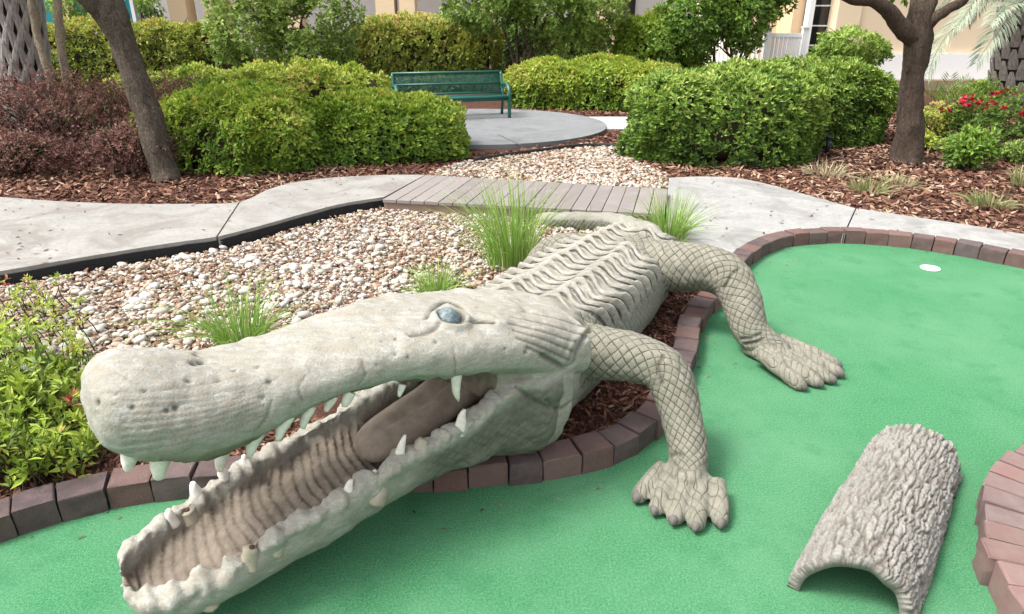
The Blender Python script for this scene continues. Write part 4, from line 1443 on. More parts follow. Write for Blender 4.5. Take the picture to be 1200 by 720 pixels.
def hedge_surface(poly, width, h, n, rng, ex=4.0, bump=.07, z0=.06, layers=(0, .16), lump=1.7):
    """points and outward normals on a clipped, rounded hedge that follows a ground polyline"""
    poly = catmull(A(poly, float), 60) if len(poly) > 2 else A([A(poly[0]) + (A(poly[1]) - A(poly[0])) * t for t in np.linspace(0, 1, 60)], float)
    L = np.concatenate([[0], np.cumsum(np.linalg.norm(np.diff(poly, axis=0), axis=1))])
    ln = L[-1] + 1e-6
    hx, hy, hz = ln / 2 + width * .25, width / 2, h / 2
    area = A([hy * hz, hy * hz, hx * hz, hx * hz, hx * hy])
    f = rng.choice(5, n, p=area / area.sum())
    q = rng.uniform(-1, 1, (n, 3))
    q[f == 0, 0] = 1; q[f == 1, 0] = -1; q[f == 2, 1] = 1; q[f == 3, 1] = -1; q[f == 4, 2] = 1
    q[:, 2] = np.where(f == 4, 1, q[:, 2])
    # bias towards the corners is evened by the norm
    qz = np.maximum(q[:, 2], 0)                         # only the top is rounded, the sides reach the ground
    rr = (np.abs(q[:, 0]) ** ex + np.abs(q[:, 1]) ** ex + qz ** ex) ** (1 / ex)
    q = np.column_stack([q[:, 0] / rr, q[:, 1] / rr, np.where(q[:, 2] > 0, q[:, 2] / rr, q[:, 2])])
    g = np.sign(q) * np.abs(np.column_stack([q[:, :2], np.maximum(q[:, 2], 0)])) ** (ex - 1) / A([hx, hy, hz])
    g /= np.linalg.norm(g, axis=1)[:, None]
    loc = q * A([hx, hy, hz])
    s = np.clip((loc[:, 0] + ln / 2) / ln, -.3, 1.3)
    sl = s * ln
    T_ = np.gradient(poly, axis=0); T_ /= np.linalg.norm(T_, axis=1)[:, None]
    cl = np.clip(sl, 0, ln)
    cx = np.interp(cl, L, poly[:, 0]); cy = np.interp(cl, L, poly[:, 1])
    tx = np.interp(cl, L, T_[:, 0]); ty = np.interp(cl, L, T_[:, 1])
    ov = sl - cl
    W = np.stack([cx + tx * ov - ty * loc[:, 1], cy + ty * ov + tx * loc[:, 1], z0 + hz + loc[:, 2]], 1)
    Nn = np.stack([tx * g[:, 0] - ty * g[:, 1], ty * g[:, 0] + tx * g[:, 1], g[:, 2]], 1)
    d = bump * fbm(W * lump, 3) + bump * .5 * fbm(W * 6, 2)
    dep = rng.uniform(layers[0], layers[1], n) * (rng.uniform(0, 1, n) ** 1.3)
    W = W + Nn * (d - dep)[:, None]
    W[:, 2] = np.maximum(W[:, 2], z0 + .02)
    return W, Nn, dep

def core(mb, poly, width, h, z0=.03, inset=.16):
    """twiggy dense inside of a hedge"""
    W, Nn, _ = hedge_surface(poly, max(width - inset * 2, .1), max(h - inset, .1), 10, np.random.default_rng(1))
    poly = A(poly, float)
    poly = catmull(poly, 12) if len(poly) > 2 else A([poly[0] + (poly[1] - poly[0]) * t for t in np.linspace(0, 1, 12)])
    T_ = np.gradient(poly, axis=0); T_ /= np.linalg.norm(T_, axis=1)[:, None]
    e0, e1 = poly[0] - T_[0] * (width * .25 - inset), poly[-1] + T_[-1] * (width * .25 - inset)
    poly = np.vstack([e0, poly, e1]); T_ = np.vstack([T_[0], T_, T_[-1]])
    S = np.stack([-T_[:, 1], T_[:, 0]], 1)
    rings = []
    for i in range(len(poly)):
        w = (width / 2 - inset) * (.6 if i in (0, len(poly) - 1) else 1); hh = (h - inset) * (.8 if i in (0, len(poly) - 1) else 1)
        r = []
        for t in np.linspace(0, 2 * math.pi, 20, endpoint=False):
            x = abs(math.cos(t)) ** .5 * np.sign(math.cos(t)); y = abs(math.sin(t)) ** .5 * np.sign(math.sin(t))
            p = poly[i] + S[i] * (x * w)
            r.append([p[0], p[1], z0 + hh / 2 + y * hh / 2])
        rings.append(r)
    ringloft(mb, rings)

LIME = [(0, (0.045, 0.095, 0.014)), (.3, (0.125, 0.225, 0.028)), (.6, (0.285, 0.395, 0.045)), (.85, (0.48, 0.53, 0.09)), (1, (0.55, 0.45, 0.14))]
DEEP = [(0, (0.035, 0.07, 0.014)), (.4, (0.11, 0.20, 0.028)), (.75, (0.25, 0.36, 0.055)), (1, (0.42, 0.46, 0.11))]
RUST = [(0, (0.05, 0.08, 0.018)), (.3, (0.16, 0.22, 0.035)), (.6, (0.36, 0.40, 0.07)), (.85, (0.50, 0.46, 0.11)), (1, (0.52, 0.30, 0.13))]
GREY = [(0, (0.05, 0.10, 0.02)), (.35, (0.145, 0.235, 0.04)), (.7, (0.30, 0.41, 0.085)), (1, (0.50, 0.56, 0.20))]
SILV = [(0, (0.11, 0.15, 0.09)), (.5, (0.23, 0.28, 0.19)), (1, (0.40, 0.44, 0.33))]
STRW = [(0, (0.12, 0.19, 0.045)), (.4, (0.30, 0.27, 0.13)), (1, (0.50, 0.42, 0.28))]
PLUM = [(0, (0.06, 0.024, 0.020)), (.35, (0.14, 0.058, 0.046)), (.7, (0.25, 0.115, 0.088)), (.9, (0.36, 0.21, 0.16)), (1, (0.44, 0.35, 0.26))]
NAND = [(0, (0.056, 0.088, 0.015)), (.25, (0.163, 0.237, 0.027)), (.55, (0.325, 0.425, 0.050)), (.82, (0.450, 0.475, 0.081)), (.93, (0.450, 0.250, 0.075)), (1, (0.350, 0.062, 0.062))]
GRAS = [(0, (0.095, 0.176, 0.027)), (.5, (0.203, 0.365, 0.061)), (.85, (0.351, 0.486, 0.121)), (1, (0.567, 0.513, 0.270))]
BRIT = [(0, (0.05, 0.11, 0.016)), (.4, (0.15, 0.26, 0.035)), (.75, (0.30, 0.42, 0.075)), (1, (0.44, 0.52, 0.14))]
L_ = {k: m_leaf('leaf_' + k, s) for k, s in dict(lime=LIME, deep=DEEP, rust=RUST, grey=GREY, plum=PLUM, nandina=NAND, grass=GRAS, bright=BRIT, silver=SILV, straw=STRW).items()}
M['twig'] = m_plain('twig_brown', (0.055, 0.045, 0.028), .95, .1, .5, 20)
M['wood'] = m_bark('grey_brown_bark', (0.04, 0.03, 0.023), (0.15, 0.12, 0.095))

def hedge(name, label, cat, poly, width, h, n, leafmat, size, shift=0.0, rng=rv, group=None, ex=2.9, bump=.13, z0=.02, per=5, tipbias=.36, core_in=.24, lump=1.7):
    c = A(poly, float).mean(0)
    root = empty(name, label, cat, (c[0], c[1], z0 - .01), group)
    W, Nn, dep = hedge_surface(poly, width, h, n, rng, ex, bump, z0, (0, .22), lump)
    up = sstep(z0, z0 + h, W[:, 2])
    D = Nn + A([0, 0, .55]) + rng.normal(0, .35, Nn.shape)
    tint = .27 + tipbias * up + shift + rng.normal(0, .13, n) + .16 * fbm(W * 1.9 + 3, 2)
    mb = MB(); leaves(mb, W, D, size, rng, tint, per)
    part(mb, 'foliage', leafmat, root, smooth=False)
    mb = MB(); core(mb, poly, width, h, z0 - .02, core_in)
    part(mb, 'branches', M['twig'], root)
    return root

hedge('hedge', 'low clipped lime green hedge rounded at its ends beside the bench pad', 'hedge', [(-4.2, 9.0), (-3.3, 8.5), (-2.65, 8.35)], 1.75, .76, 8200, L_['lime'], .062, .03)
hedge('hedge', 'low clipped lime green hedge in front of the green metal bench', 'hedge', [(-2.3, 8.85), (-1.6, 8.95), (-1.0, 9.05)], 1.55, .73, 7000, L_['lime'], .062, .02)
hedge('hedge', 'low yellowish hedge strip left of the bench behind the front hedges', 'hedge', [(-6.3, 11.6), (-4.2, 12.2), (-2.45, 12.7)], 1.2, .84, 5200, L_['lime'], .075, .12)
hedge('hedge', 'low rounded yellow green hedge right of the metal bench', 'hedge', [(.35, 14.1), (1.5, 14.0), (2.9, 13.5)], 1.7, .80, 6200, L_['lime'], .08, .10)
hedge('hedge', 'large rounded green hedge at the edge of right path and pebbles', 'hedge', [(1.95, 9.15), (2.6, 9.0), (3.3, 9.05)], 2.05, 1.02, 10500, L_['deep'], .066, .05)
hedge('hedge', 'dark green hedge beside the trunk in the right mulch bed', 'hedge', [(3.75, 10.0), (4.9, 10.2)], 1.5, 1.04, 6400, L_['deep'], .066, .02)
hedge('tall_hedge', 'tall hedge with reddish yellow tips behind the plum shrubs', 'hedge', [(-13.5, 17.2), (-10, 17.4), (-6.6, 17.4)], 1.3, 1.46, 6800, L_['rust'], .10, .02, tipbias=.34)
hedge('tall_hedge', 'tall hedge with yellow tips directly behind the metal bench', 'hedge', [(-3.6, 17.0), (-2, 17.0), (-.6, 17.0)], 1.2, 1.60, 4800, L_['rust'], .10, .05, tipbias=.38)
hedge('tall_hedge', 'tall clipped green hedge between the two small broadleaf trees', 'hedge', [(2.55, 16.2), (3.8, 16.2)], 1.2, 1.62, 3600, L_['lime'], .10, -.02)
hedge('tall_hedge', 'dark tall hedge under the grey green small trees', 'hedge', [(-.3, 18.6), (2.3, 18.4)], .8, 1.5, 1800, L_['deep'], .10, -.15)  # leaf tint shifted darker than on the other hedges

def shrub_cloud(n, c, r, rng, hollow=.55, lump=.28):
    v = rng.normal(0, 1, (n, 3)); v /= np.linalg.norm(v, axis=1)[:, None]
    rad = rng.uniform(hollow, 1, n) ** .6
    k = 1 + lump * fbm(v * 2.1 + A(c) * 1.7, 3)
    return A(c) + v * A(r) * (rad * k)[:, None], v, rad

def limb_path(p0, p1, sag, n=8, rng=rv):
    p0, p1 = A(p0, float), A(p1, float)
    m = (p0 + p1) / 2 + A(sag)
    return catmull([p0, m, p1], n)

def small_tree(name, label, base, stems, clouds, leafmat, size, shift=0.0, cat='tree', stem_r=.05, group=None, ntw=10):
    base = A(base, float)
    root = empty(name, label, cat, base, group)
    mb = MB()
    for k, (dx, dy, top) in enumerate(stems):
        p1 = base + A([dx, dy, top])
        S = limb_path(base + A([dx * .15, dy * .15, -.05]), p1, rv.normal(0, .06, 3), 9)
        tube(mb, S, np.linspace(stem_r, stem_r * .45, 9), 8)
        for j in range(3):
            q = S[rv.integers(4, 9)]
            e = q + rv.normal(0, .35, 3) * [1, 1, .4] + A([0, 0, .4])
            tube(mb, limb_path(q, e, rv.normal(0, .05, 3), 5), np.linspace(stem_r * .4, stem_r * .15, 5), 6)
    part(mb, 'trunk', M['wood'], root)
    mb = MB()
    for (cx, cy, cz, rx, ry, rz, n) in clouds:
        P, v, rad = shrub_cloud(n, (cx, cy, cz), (rx, ry, rz), rv)
        # clumps of leaves, with gaps between them
        keep = fbm(P * 2.6, 2) > -.42
        P, v, rad = P[keep], v[keep], rad[keep]
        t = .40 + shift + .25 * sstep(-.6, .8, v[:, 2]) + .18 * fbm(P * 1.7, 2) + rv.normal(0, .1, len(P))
        leaves(mb, P, v + A([0, 0, .4]) + rv.normal(0, .5, v.shape), size, rv, t, 5)
    part(mb, 'crown', leafmat, root, smooth=False)
    return root

small_tree('shrub_tree', 'dense grey green tall shrub beside the reddish tall hedge', (-4.9, 15.6, .03), [(-.5, 0, 1.4), (.4, .2, 1.5), (.1, -.2, 1.6), (.8, 0, 1.3)],
           [(-5.4, 15.6, 1.45, 1.1, .9, 1.2, 1900), (-4.3, 15.6, 1.5, 1.05, .9, 1.3, 1900), (-4.9, 15.4, 2.4, 1.2, 1.0, .9, 1200), (-4.8, 15.7, .75, 1.4, .7, .7, 900)], L_['grey'], .105, .05)
small_tree('shrub_tree', 'grey green multi stemmed small tree with bare stems behind the bench', (.25, 16.0, .03), [(-.45, 0, 1.4), (-.15, .1, 1.6), (.15, -.1, 1.5), (.5, .1, 1.6), (.9, 0, 1.4), (.3, .2, 1.7)],
           [(-.5, 15.9, 2.0, 1.1, .9, .75, 1700), (.7, 15.9, 1.95, 1.2, .9, .75, 1900), (1.7, 15.9, 1.8, .75, .8, .65, 1100), (.5, 15.8, 2.9, 1.6, 1.1, .7, 900), (1.3, 16.3, 1.0, 1.0, .4, .5, 500)], L_['grey'], .105, .05)
small_tree('shrub_tree', 'bright green small broadleaf tree beside the white picket fence', (4.55, 15.0, .03), [(-.4, 0, 1.2), (-.1, .1, 1.3), (.25, -.1, 1.3), (.5, .1, 1.2)],
           [(3.9, 15.0, 1.75, .85, .8, .75, 1600), (4.55, 14.9, 1.65, .7, .7, .65, 1500), (5.15, 15.0, 2.2, .62, .7, .5, 900), (4.5, 15.0, 2.7, 1.2, 1.0, .7, 900), (3.6, 15.5, .95, .7, .5, .6, 600)], L_['bright'], .105, -.08)
small_tree('round_shrub', 'round bright green shrub against the peach wall', (6.4, 13.9, .03), [(-.15, 0, .8), (.2, .1, .8), (0, -.1, .9)],
           [(6.4, 13.9, 1.10, .62, .55, .33, 1700), (6.6, 13.9, .98, .5, .45, .25, 700)], L_['bright'], .07, .08, cat='shrub', stem_r=.03)
small_tree('background_shrub', 'loose lime green shrub behind the tall hedge by the columns', (-9.3, 19.5, .03), [(0, 0, 1.2), (.3, 0, 1.3)],
           [(-9.5, 19.5, 1.7, .26, .4, .6, 260), (-11.6, 19.5, 1.8, .45, .5, .5, 300)], L_['bright'], .11, .1, cat='shrub')

# plum coloured loropetalum-like shrubs on the left
def plum(label, c, r, n):
    c = A(c, float)
    root = empty('plum_shrub', label, 'shrub', (c[0], c[1], .04))
    P, v, rad = shrub_cloud(n, c, r, rv, .45, .42)
    P[:, 2] = np.maximum(P[:, 2], .08 + rv.uniform(0, .1, n))
    mb = MB()
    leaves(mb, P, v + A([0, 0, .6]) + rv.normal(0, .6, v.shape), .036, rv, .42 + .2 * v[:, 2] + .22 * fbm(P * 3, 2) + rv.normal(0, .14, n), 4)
    part(mb, 'foliage', L_['plum'], root, smooth=False)
    mb = MB()
    for k in range(46):
        a = rv.uniform(0, 6.28); e = rv.uniform(.3, 1.2)
        tip = c + A([math.cos(a) * r[0] * .85, math.sin(a) * r[1] * .85, r[2] * .9 * rv.uniform(.1, 1)])
        tube(mb, limb_path((c[0] + rv.normal(0, .12), c[1] + rv.normal(0, .12), .05), tip, rv.normal(0, .08, 3) + A([0, 0, .1]), 6), np.linspace(.012, .003, 6), 5)
    part(mb, 'branches', M['twig'], root)
plum('broad plum coloured shrub under the lattice barked palm trunk', (-5.75, 8.7, .58), (1.15, .8, .44), 5200)
plum('plum coloured shrub behind the leaning tree trunk', (-4.55, 9.0, .55), (.75, .7, .40), 3300)
plum('low spreading plum shrub at the foot of the leaning tree trunk', (-4.25, 7.85, .32), (.62, .5, .26), 1900)
plum('small plum shrub beside the left concrete path', (-5.6, 7.7, .30), (.8, .45, .25), 1700)

# ------------------------------------------------------------------ trees with trunks
def trunk_tree(name, label, S, r, branches, crown, mat, leafmat):
    S = A(S, float)
    root = empty(name, label, 'tree', (S[0, 0], S[0, 1], .04))
    mb = MB()
    C_ = catmull(np.column_stack([S, A(r)]), 70)
    tube(mb, C_[:, :3], C_[:, 3], 28)
    v_ = mb.v[0]
    d = .022 * fbm(v_ * A([20, 20, 6]), 3) + .03 * fbm(v_ * 2.2, 2)
    ax = np.repeat(C_[:, :3], 28, 0); ax = np.vstack([ax, C_[0, :3], C_[-1, :3]])
    nn = v_ - ax; nn /= np.linalg.norm(nn, axis=1)[:, None] + 1e-9
    mb.v[0] = v_ + nn * d[:, None]
    for B, rb_ in branches:
        Bc = catmull(np.column_stack([A(B, float), A(rb_)]), 30)
        tube(mb, Bc[:, :3], Bc[:, 3], 16)
        k = len(mb.v) - 1
        v_ = mb.v[k]; mb.v[k] = v_ + .010 * np.stack([fbm(v_ * 12 + j * 7, 2) for j in range(3)], 1)
    part(mb, 'trunk', mat, root)
    mb = MB()
    for (cx, cy, cz, rx, ry, rz, n) in crown:
        P, v, rad = shrub_cloud(n, (cx, cy, cz), (rx, ry, rz), rv, .2)
        keep = fbm(P * 1.6, 2) > -.2
        P, v = P[keep], v[keep]
        leaves(mb, P, v + rv.normal(0, .7, v.shape), .10, rv, .4 + .2 * fbm(P, 2) + rv.normal(0, .1, len(P)), 5)
    part(mb, 'crown', leafmat, root, smooth=False)
M['bark_l'] = m_bark('lichened_bark', (0.02, 0.015, 0.011), (0.18, 0.145, 0.112), (38, 38, 12), (0.24, 0.22, 0.165))
M['bark_r'] = m_bark('smooth_grey_bark', (0.024, 0.016, 0.012), (0.15, 0.11, 0.085), (34, 34, 14), (0.17, 0.14, 0.105))
def onY(px, py, Y):
    d = ray(px, py); s = Y / d[1]
    return A([0, 0, CAM_H]) + d * s
yb = G(193, 207, .05)[1]
S = [onY(197, 212, yb - .05) - [0, 0, .05], onY(190, 196, yb), onY(178, 150, yb + .05), onY(163, 105, yb + .1), onY(146, 60, yb + .12), onY(131, 22, yb + .15), onY(122, -15, yb + .2), onY(112, -90, yb + .3), onY(120, -220, yb + .3)]
B1 = [onY(141, 50, yb + .12), onY(122, 22, yb + .1), onY(103, 0, yb), onY(80, -30, yb - .1), onY(30, -110, yb - .3)]
trunk_tree('leaning_tree', 'leaning tree with lichen spotted bark rising from the plum shrubs', S, [.17, .135, .122, .122, .13, .145, .13, .11, .08], [(B1, [.06, .085, .085, .075, .05])], [(-4.6, 8.2, 4.6, 1.7, 1.5, 1.0, 2400)], M['bark_l'], L_['deep'])
yb = G(1062, 187, .05)[1]
S = [onY(1062, 194, yb - .05) - [0, 0, .05], onY(1062, 182, yb), onY(1066, 140, yb), onY(1070, 95, yb), onY(1075, 50, yb), onY(1081, 10, yb), onY(1090, -40, yb + .1), onY(1105, -180, yb + .2)]
B1 = [onY(1073, 48, yb), onY(1056, 32, yb - .1), onY(1040, 12, yb - .2), onY(1022, 1, yb - .3), onY(992, -4, yb - .5), onY(930, -40, yb - .7)]
B2 = [onY(1080, 36, yb), onY(1094, 22, yb - .1), onY(1112, 10, yb - .15), onY(1130, 0, yb - .2), onY(1160, -40, yb - .3)]
trunk_tree('forked_tree', 'dark straight trunk forking into three limbs in the right mulch bed', S, [.22, .178, .142, .134, .136, .135, .12, .1], [(B1, [.10, .095, .08, .06, .055, .04]), (B2, [.08, .065, .05, .045, .035])], [(5.3, 8.3, 4.4, 1.8, 1.6, 1.0, 2400), (onY(1048, -2, yb)[0], yb - .1, onY(1048, -2, yb)[2] + .02, .12, .1, .08, 26)], M['bark_r'], L_['deep'])

# palm trunk with criss-cross leaf bases, left
def m_boot():
    n = NT('palm_boot', .9, .15)
    v = n.mapv(n.pos(), (40, 40, 8))
    f = n.noise(1, 4, .6, vec=v); m_ = n.noise(6, 4)
    c = n.mix(n.rng(f, .3, .7), (0.16, 0.14, 0.125), (0.33, 0.30, 0.28))
    c = n.mix(n.rng(m_, .5, .75, 0, .5), c, (0.12, 0.10, 0.085))
    return n.done(c, n.bump(f, .6, .01))
M['boot'] = m_boot()
M['fiber'] = m_bark('palm_fiber', (0.03, 0.024, 0.02), (0.11, 0.085, 0.065), (40, 40, 12))
def lattice_palm():
    Y = 9.6
    c0, c1 = onY(22, 92, Y), onY(8, 0, Y)
    base = A([c0[0], Y, .05]); ax = nrm(c1 - c0)
    root = empty('palm_tree', 'palm trunk covered in criss cross grey leaf bases', 'palm', base)
    H = 4.2; R0 = .24
    mb = MB()
    S = A([base + ax * t for t in np.linspace(-.1, H, 30)])
    tube(mb, S, R0, 20)
    part(mb, 'trunk', M['fiber'], root)
    X = nrm(np.cross(ax, [0, 1, 0])); Yv = np.cross(ax, X)
    # each boot is a split leaf base: two flat straps that spread to either side
    nr = 11
    row = 0
    z = .15
    while z < 2.9:
        for k in range(nr):
            a = 2 * math.pi * (k + .5 * (row % 2)) / nr
            for s in (-1, 1):
                pts = []
                for t in np.linspace(0, 1, 6):
                    aa = a + s * t * (math.pi / nr) * 1.15
                    rr = R0 + .035 + .035 * t - .02 * (t > .9)
                    pts.append(base + ax * (z + .36 * t) + (X * math.cos(aa) + Yv * math.sin(aa)) * rr)
                mb = MB()
                tube(mb, pts, [.052, .05, .044, .038, .032, .02], 6, up0=A(pts[0]) - (base + ax * z), sq=.42)
                part(mb, 'leaf_base', M['boot'], root, smooth=False)
        z += .215; row += 1
    mb = MB()
    for k in range(26):
        a = 2 * math.pi * k / 26 * 2.4; el = rv.uniform(-.5, 1.1)
        p0 = base + ax * H; d = A([math.cos(a) * math.cos(el), math.sin(a) * math.cos(el), math.sin(el)])
        S = catmull([p0, p0 + d * .8, p0 + d * 1.3 + A([0, 0, -.25])], 8)
        tube(mb, S, np.linspace(.025, .008, 8), 5)
        for j in range(30):
            b = -1.3 + 2.6 * j / 29
            side = nrm(np.cross(d, [0, 0, 1])); tip = S[-1] + (d * math.cos(b) + side * math.sin(b)) * .7 + A([0, 0, -.2 * rv.uniform(.3, 1)])
            w = np.cross(nrm(tip - S[-1]), [0, 0, 1]) * .02
            mb.add([S[-1], (S[-1] + tip) / 2 + w, tip, (S[-1] + tip) / 2 - w], [[0, 1, 2, 3]], tint=rv.uniform(.2, .7))
    part(mb, 'crown', L_['grey'], root, smooth=False)
lattice_palm()
# slim pale stems beside it
M['pale_bark'] = m_bark('pale_peeling_bark', (0.16, 0.11, 0.075), (0.42, 0.35, 0.26), (18, 18, 14))
def slim(label, pts, r):
    S = [onY(x, y, Y) for x, y, Y in pts]
    root = empty('slim_tree', label, 'tree', (S[0][0], S[0][1], .04))
    S[0] = A([S[0][0], S[0][1], .02])
    mb = MB(); C_ = catmull(A(S), 40); tube(mb, C_, np.linspace(r, r * .8, 40), 12)
    mb.v[0] = mb.v[0] + .010 * np.stack([fbm(mb.v[0] * 16 + j * 5, 2) for j in range(3)], 1)
    part(mb, 'trunk', M['pale_bark'], root)
    mb = MB(); top = C_[-1]
    P, v, _ = shrub_cloud(500, top + A([0, 0, .6]), (.6, .6, .6), rv, .2)
    leaves(mb, P, v, .07, rv, .5 + rv.normal(0, .1, len(P)), 4)
    part(mb, 'crown', L_['lime'], root, smooth=False)
slim('slim pale peeling stem standing upright beside the palm trunk', [(80, 110, 9.3), (76, 82, 9.3), (71, 45, 9.3), (68, 10, 9.3), (66, -30, 9.3), (60, -150, 9.3)], .055)
slim('slim pale stem leaning against the palm trunk', [(62, 110, 9.1), (56, 85, 9.1), (46, 50, 9.15), (38, 10, 9.2), (32, -30, 9.2), (25, -100, 9.2)], .05)

# feathery palm on the right
def feather_palm():
    Y = 13.2
    b = G(1196, 128, .05); Y = b[1]
    root = empty('palm_tree', 'stout palm with drooping silvery feather fronds by the rose bushes', 'palm', b)
    top = onY(1208, 22, Y)
    S = A([b - [0, 0, .1], b * .5 + top * .5, top])
    mb = MB(); C_ = catmull(S, 24); tube(mb, C_, np.interp(np.linspace(0, 1, 24), [0, .3, .7, 1], [.52, .47, .44, .42]), 20)
    part(mb, 'trunk', M['fiber'], root)
    ax = nrm(top - b); X = nrm(np.cross(ax, [0, 1, 0])); Yv = np.cross(ax, X)
    row = 0; z = .05; H = np.linalg.norm(top - b)
    while z < H:
        for k in range(11):
            a = 2 * math.pi * (k + .5 * (row % 2)) / 11
            R0 = .47 - .05 * z / H
            pts = [b + ax * (z + .34 * t) + (X * math.cos(a + .05 * t) + Yv * math.sin(a + .05 * t)) * (R0 + .03 + .07 * t) for t in (0, .35, .7, 1)]
            mb = MB(); tube(mb, pts, [.095, .085, .065, .03], 7, up0=A(pts[0]) - (b + ax * z), sq=.4)
            part(mb, 'leaf_base', M['boot'], root, smooth=False)
        z += .19; row += 1
    fr_px = [[(1205, 5, 0), (1160, 2, -.3), (1120, 30, -.5), (1098, 60, -.6), (1088, 88, -.6)], [(1207, 8, 0), (1188, 12, -.5), (1168, 38, -.8), (1152, 62, -.9), (1146, 72, -.9)],
             [(1205, -5, 0), (1170, -25, .2), (1130, -12, .3), (1104, 8, .4)], [(1207, 0, 0), (1195, 2, -.8), (1176, 10, -1.3), (1160, 28, -1.6)]]
    fronds = [[onY(x, y, Y + d) for x, y, d in f] for f in fr_px]
    for k in range(9):
        a = k * .7 - .6
        d = A([math.cos(a), math.sin(a), 0]) if k < 9 else 0
        fronds.append([top, top + d * .6 + A([0, 0, .7]), top + d * 1.4 + A([0, 0, .7]), top + d * 2.0 + A([0, 0, -.1])])
    for f in fronds:
        C_ = catmull(A(f), 40)
        mb = MB(); tube(mb, C_, np.linspace(.022, .006, 40), 6, tint=.6)
        T, U, W = frames(C_)
        for i in range(4, 40):
            for s in (-1, 1):
                for e in range(2):
                    p = C_[i] + T[i] * (e * .02)
                    ln = .42 * math.sin(.4 + 2.4 * i / 40) * rv.uniform(.8, 1.1)
                    d = nrm(W[i] * s * .8 + T[i] * .9 + U[i] * .25 + rv.normal(0, .08, 3))
                    tip = p + d * ln + A([0, 0, -.13 * ln / .42])
                    m_ = (p + tip) / 2 + A([0, 0, .03]); w = nrm(np.cross(d, U[i])) * .011
                    mb.add([p, m_ + w, tip, m_ - w], [[0, 1, 2, 3]], tint=rv.uniform(.45, 1))
        part(mb, 'frond', L_['silver'], root, smooth=False)
feather_palm()

# ------------------------------------------------------------------ tufts, flowers, small plants
def tuft(label, base, n, h, spread, rng=rv, mat='grass', w=.0035, lean=(0, 0), tint=.5, name='grass_tuft', cat='grass', rad=.07):
    base = A(base, float)
    root = empty(name, label, cat, base)
    mb = MB()
    for k in range(n):
        a = rng.uniform(0, 6.28); r = rad * math.sqrt(rng.uniform(0, 1))
        p = base + A([math.cos(a) * r, math.sin(a) * r, -.01])
        o = abs(rng.normal(0, spread)); hh = h * rng.uniform(.45, 1.05)
        d = A([math.cos(a) * o + lean[0], math.sin(a) * o + lean[1], 0])
        ts = np.linspace(0, 1, 5)
        S = A([p + UP * hh * (t - .22 * o * t * t * 2) + d * hh * (t ** 1.8) for t in ts])
        side = nrm(np.cross(S[-1] - S[0], [rng.normal(), rng.normal(), .1])) * w
        ww = A([1, 1, .85, .55, .05])
        V_ = np.concatenate([S - side * ww[:, None], S + side * ww[:, None]])
        mb.add(V_, [[i, i + 1, 5 + i + 1, 5 + i] for i in range(4)], tint=np.clip(tint + rng.normal(0, .18), 0, 1))
    part(mb, 'blades', L_[mat], root, smooth=False)
    return root
tuft('spreading green grass tuft in the pebbles behind the crocodile snout', G(284, 404, Z_GRAV), 240, .48, .66, rad=.13, w=.0026, tint=.6)
tuft('small grass tuft beside the neck of the crocodile', G(513, 346, Z_GRAV), 230, .28, .60, rad=.11, w=.0026, tint=.6)
tuft('tall dense grass tuft in front of the boardwalk', G(598, 312, Z_GRAV), 430, .78, .40, rad=.17, lean=(-.10, 0), w=.0028, tint=.6)
tuft('bushy grass tuft at the end of the boardwalk by the right path', G(783, 287, Z_GRAV), 330, .52, .46, rad=.12, w=.003, tint=.66)
tuft('thin low grass wisps beside the tail of the crocodile', G(690, 272, Z_GRAV), 50, .22, .5, rad=.25, w=.003)
tuft('dry straw coloured tuft near the dark green hedge', G(968, 206, Z_MULCH), 110, .22, .8, rad=.22, w=.006, mat='straw', tint=.75)
tuft('half dry tuft in the mulch near the right path', G(1018, 226, Z_MULCH), 120, .22, .7, rad=.16, w=.006, mat='straw', tint=.35)
tuft('dry low tuft in the mulch below the forked tree', G(1052, 218, Z_MULCH), 90, .18, .8, rad=.18, w=.006, mat='straw', tint=.6)
tuft('green and straw tuft in the mulch near the frame edge', G(1160, 243, Z_MULCH), 130, .22, .7, rad=.15, w=.006, mat='straw', tint=.3)
tuft('straggly tuft beside the grey green seedling', G(1196, 218, Z_MULCH), 90, .28, .6, rad=.10, w=.006, mat='straw', tint=.35)
tuft('dark green grass clump below the reddish tall hedge', G(112, 92, .05) * A([.55, .55, 1]), 220, .55, .6, rad=.5, w=.012, tint=.15)
tuft('dark green grass clump behind the leaning tree', G(170, 88, .05) * A([.55, .55, 1]), 160, .45, .6, rad=.4, w=.012, tint=.15)

def leafy(name, label, cat, base, r, n, mat, size, tint=.5, z=.15, flowers=None):
    base = A(base, float)
    root = empty(name, label, cat, base)
    c = base + A([0, 0, z])
    P, v, _ = shrub_cloud(n, c, r, rv, .3, .3)
    P[:, 2] = np.maximum(P[:, 2], base[2] + .02)
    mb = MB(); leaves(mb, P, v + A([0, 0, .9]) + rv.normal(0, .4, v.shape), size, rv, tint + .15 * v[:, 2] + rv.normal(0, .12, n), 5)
    part(mb, 'foliage', L_[mat], root, smooth=False)
    mb = MB()
    for k in range(14):
        e = c + rv.normal(0, .5, 3) * A(r)
        tube(mb, limb_path(base + rv.normal(0, .03, 3) * [1, 1, 0] - [0, 0, .02], e, rv.normal(0, .03, 3), 5), np.linspace(.008, .003, 5), 5)
    part(mb, 'stems', M['twig'], root)
    if flowers:
        for k in range(flowers):
            a = rv.uniform(0, 6.28); e = rv.uniform(.05, 1.2)
            p = c + A([math.cos(a) * math.cos(e) * r[0], math.sin(a) * math.cos(e) * r[1], math.sin(e) * r[2]]) * 1.05
            mb = MB()
            leaves(mb, A([p] * 3), A([[0, -.3, 1]] * 3) + rv.normal(0, .3, (3, 3)), .048, rv, rv.uniform(.2, .9, 3), 7, 1.0, .8)
            part(mb, 'flower', M['rose'], root, smooth=False)
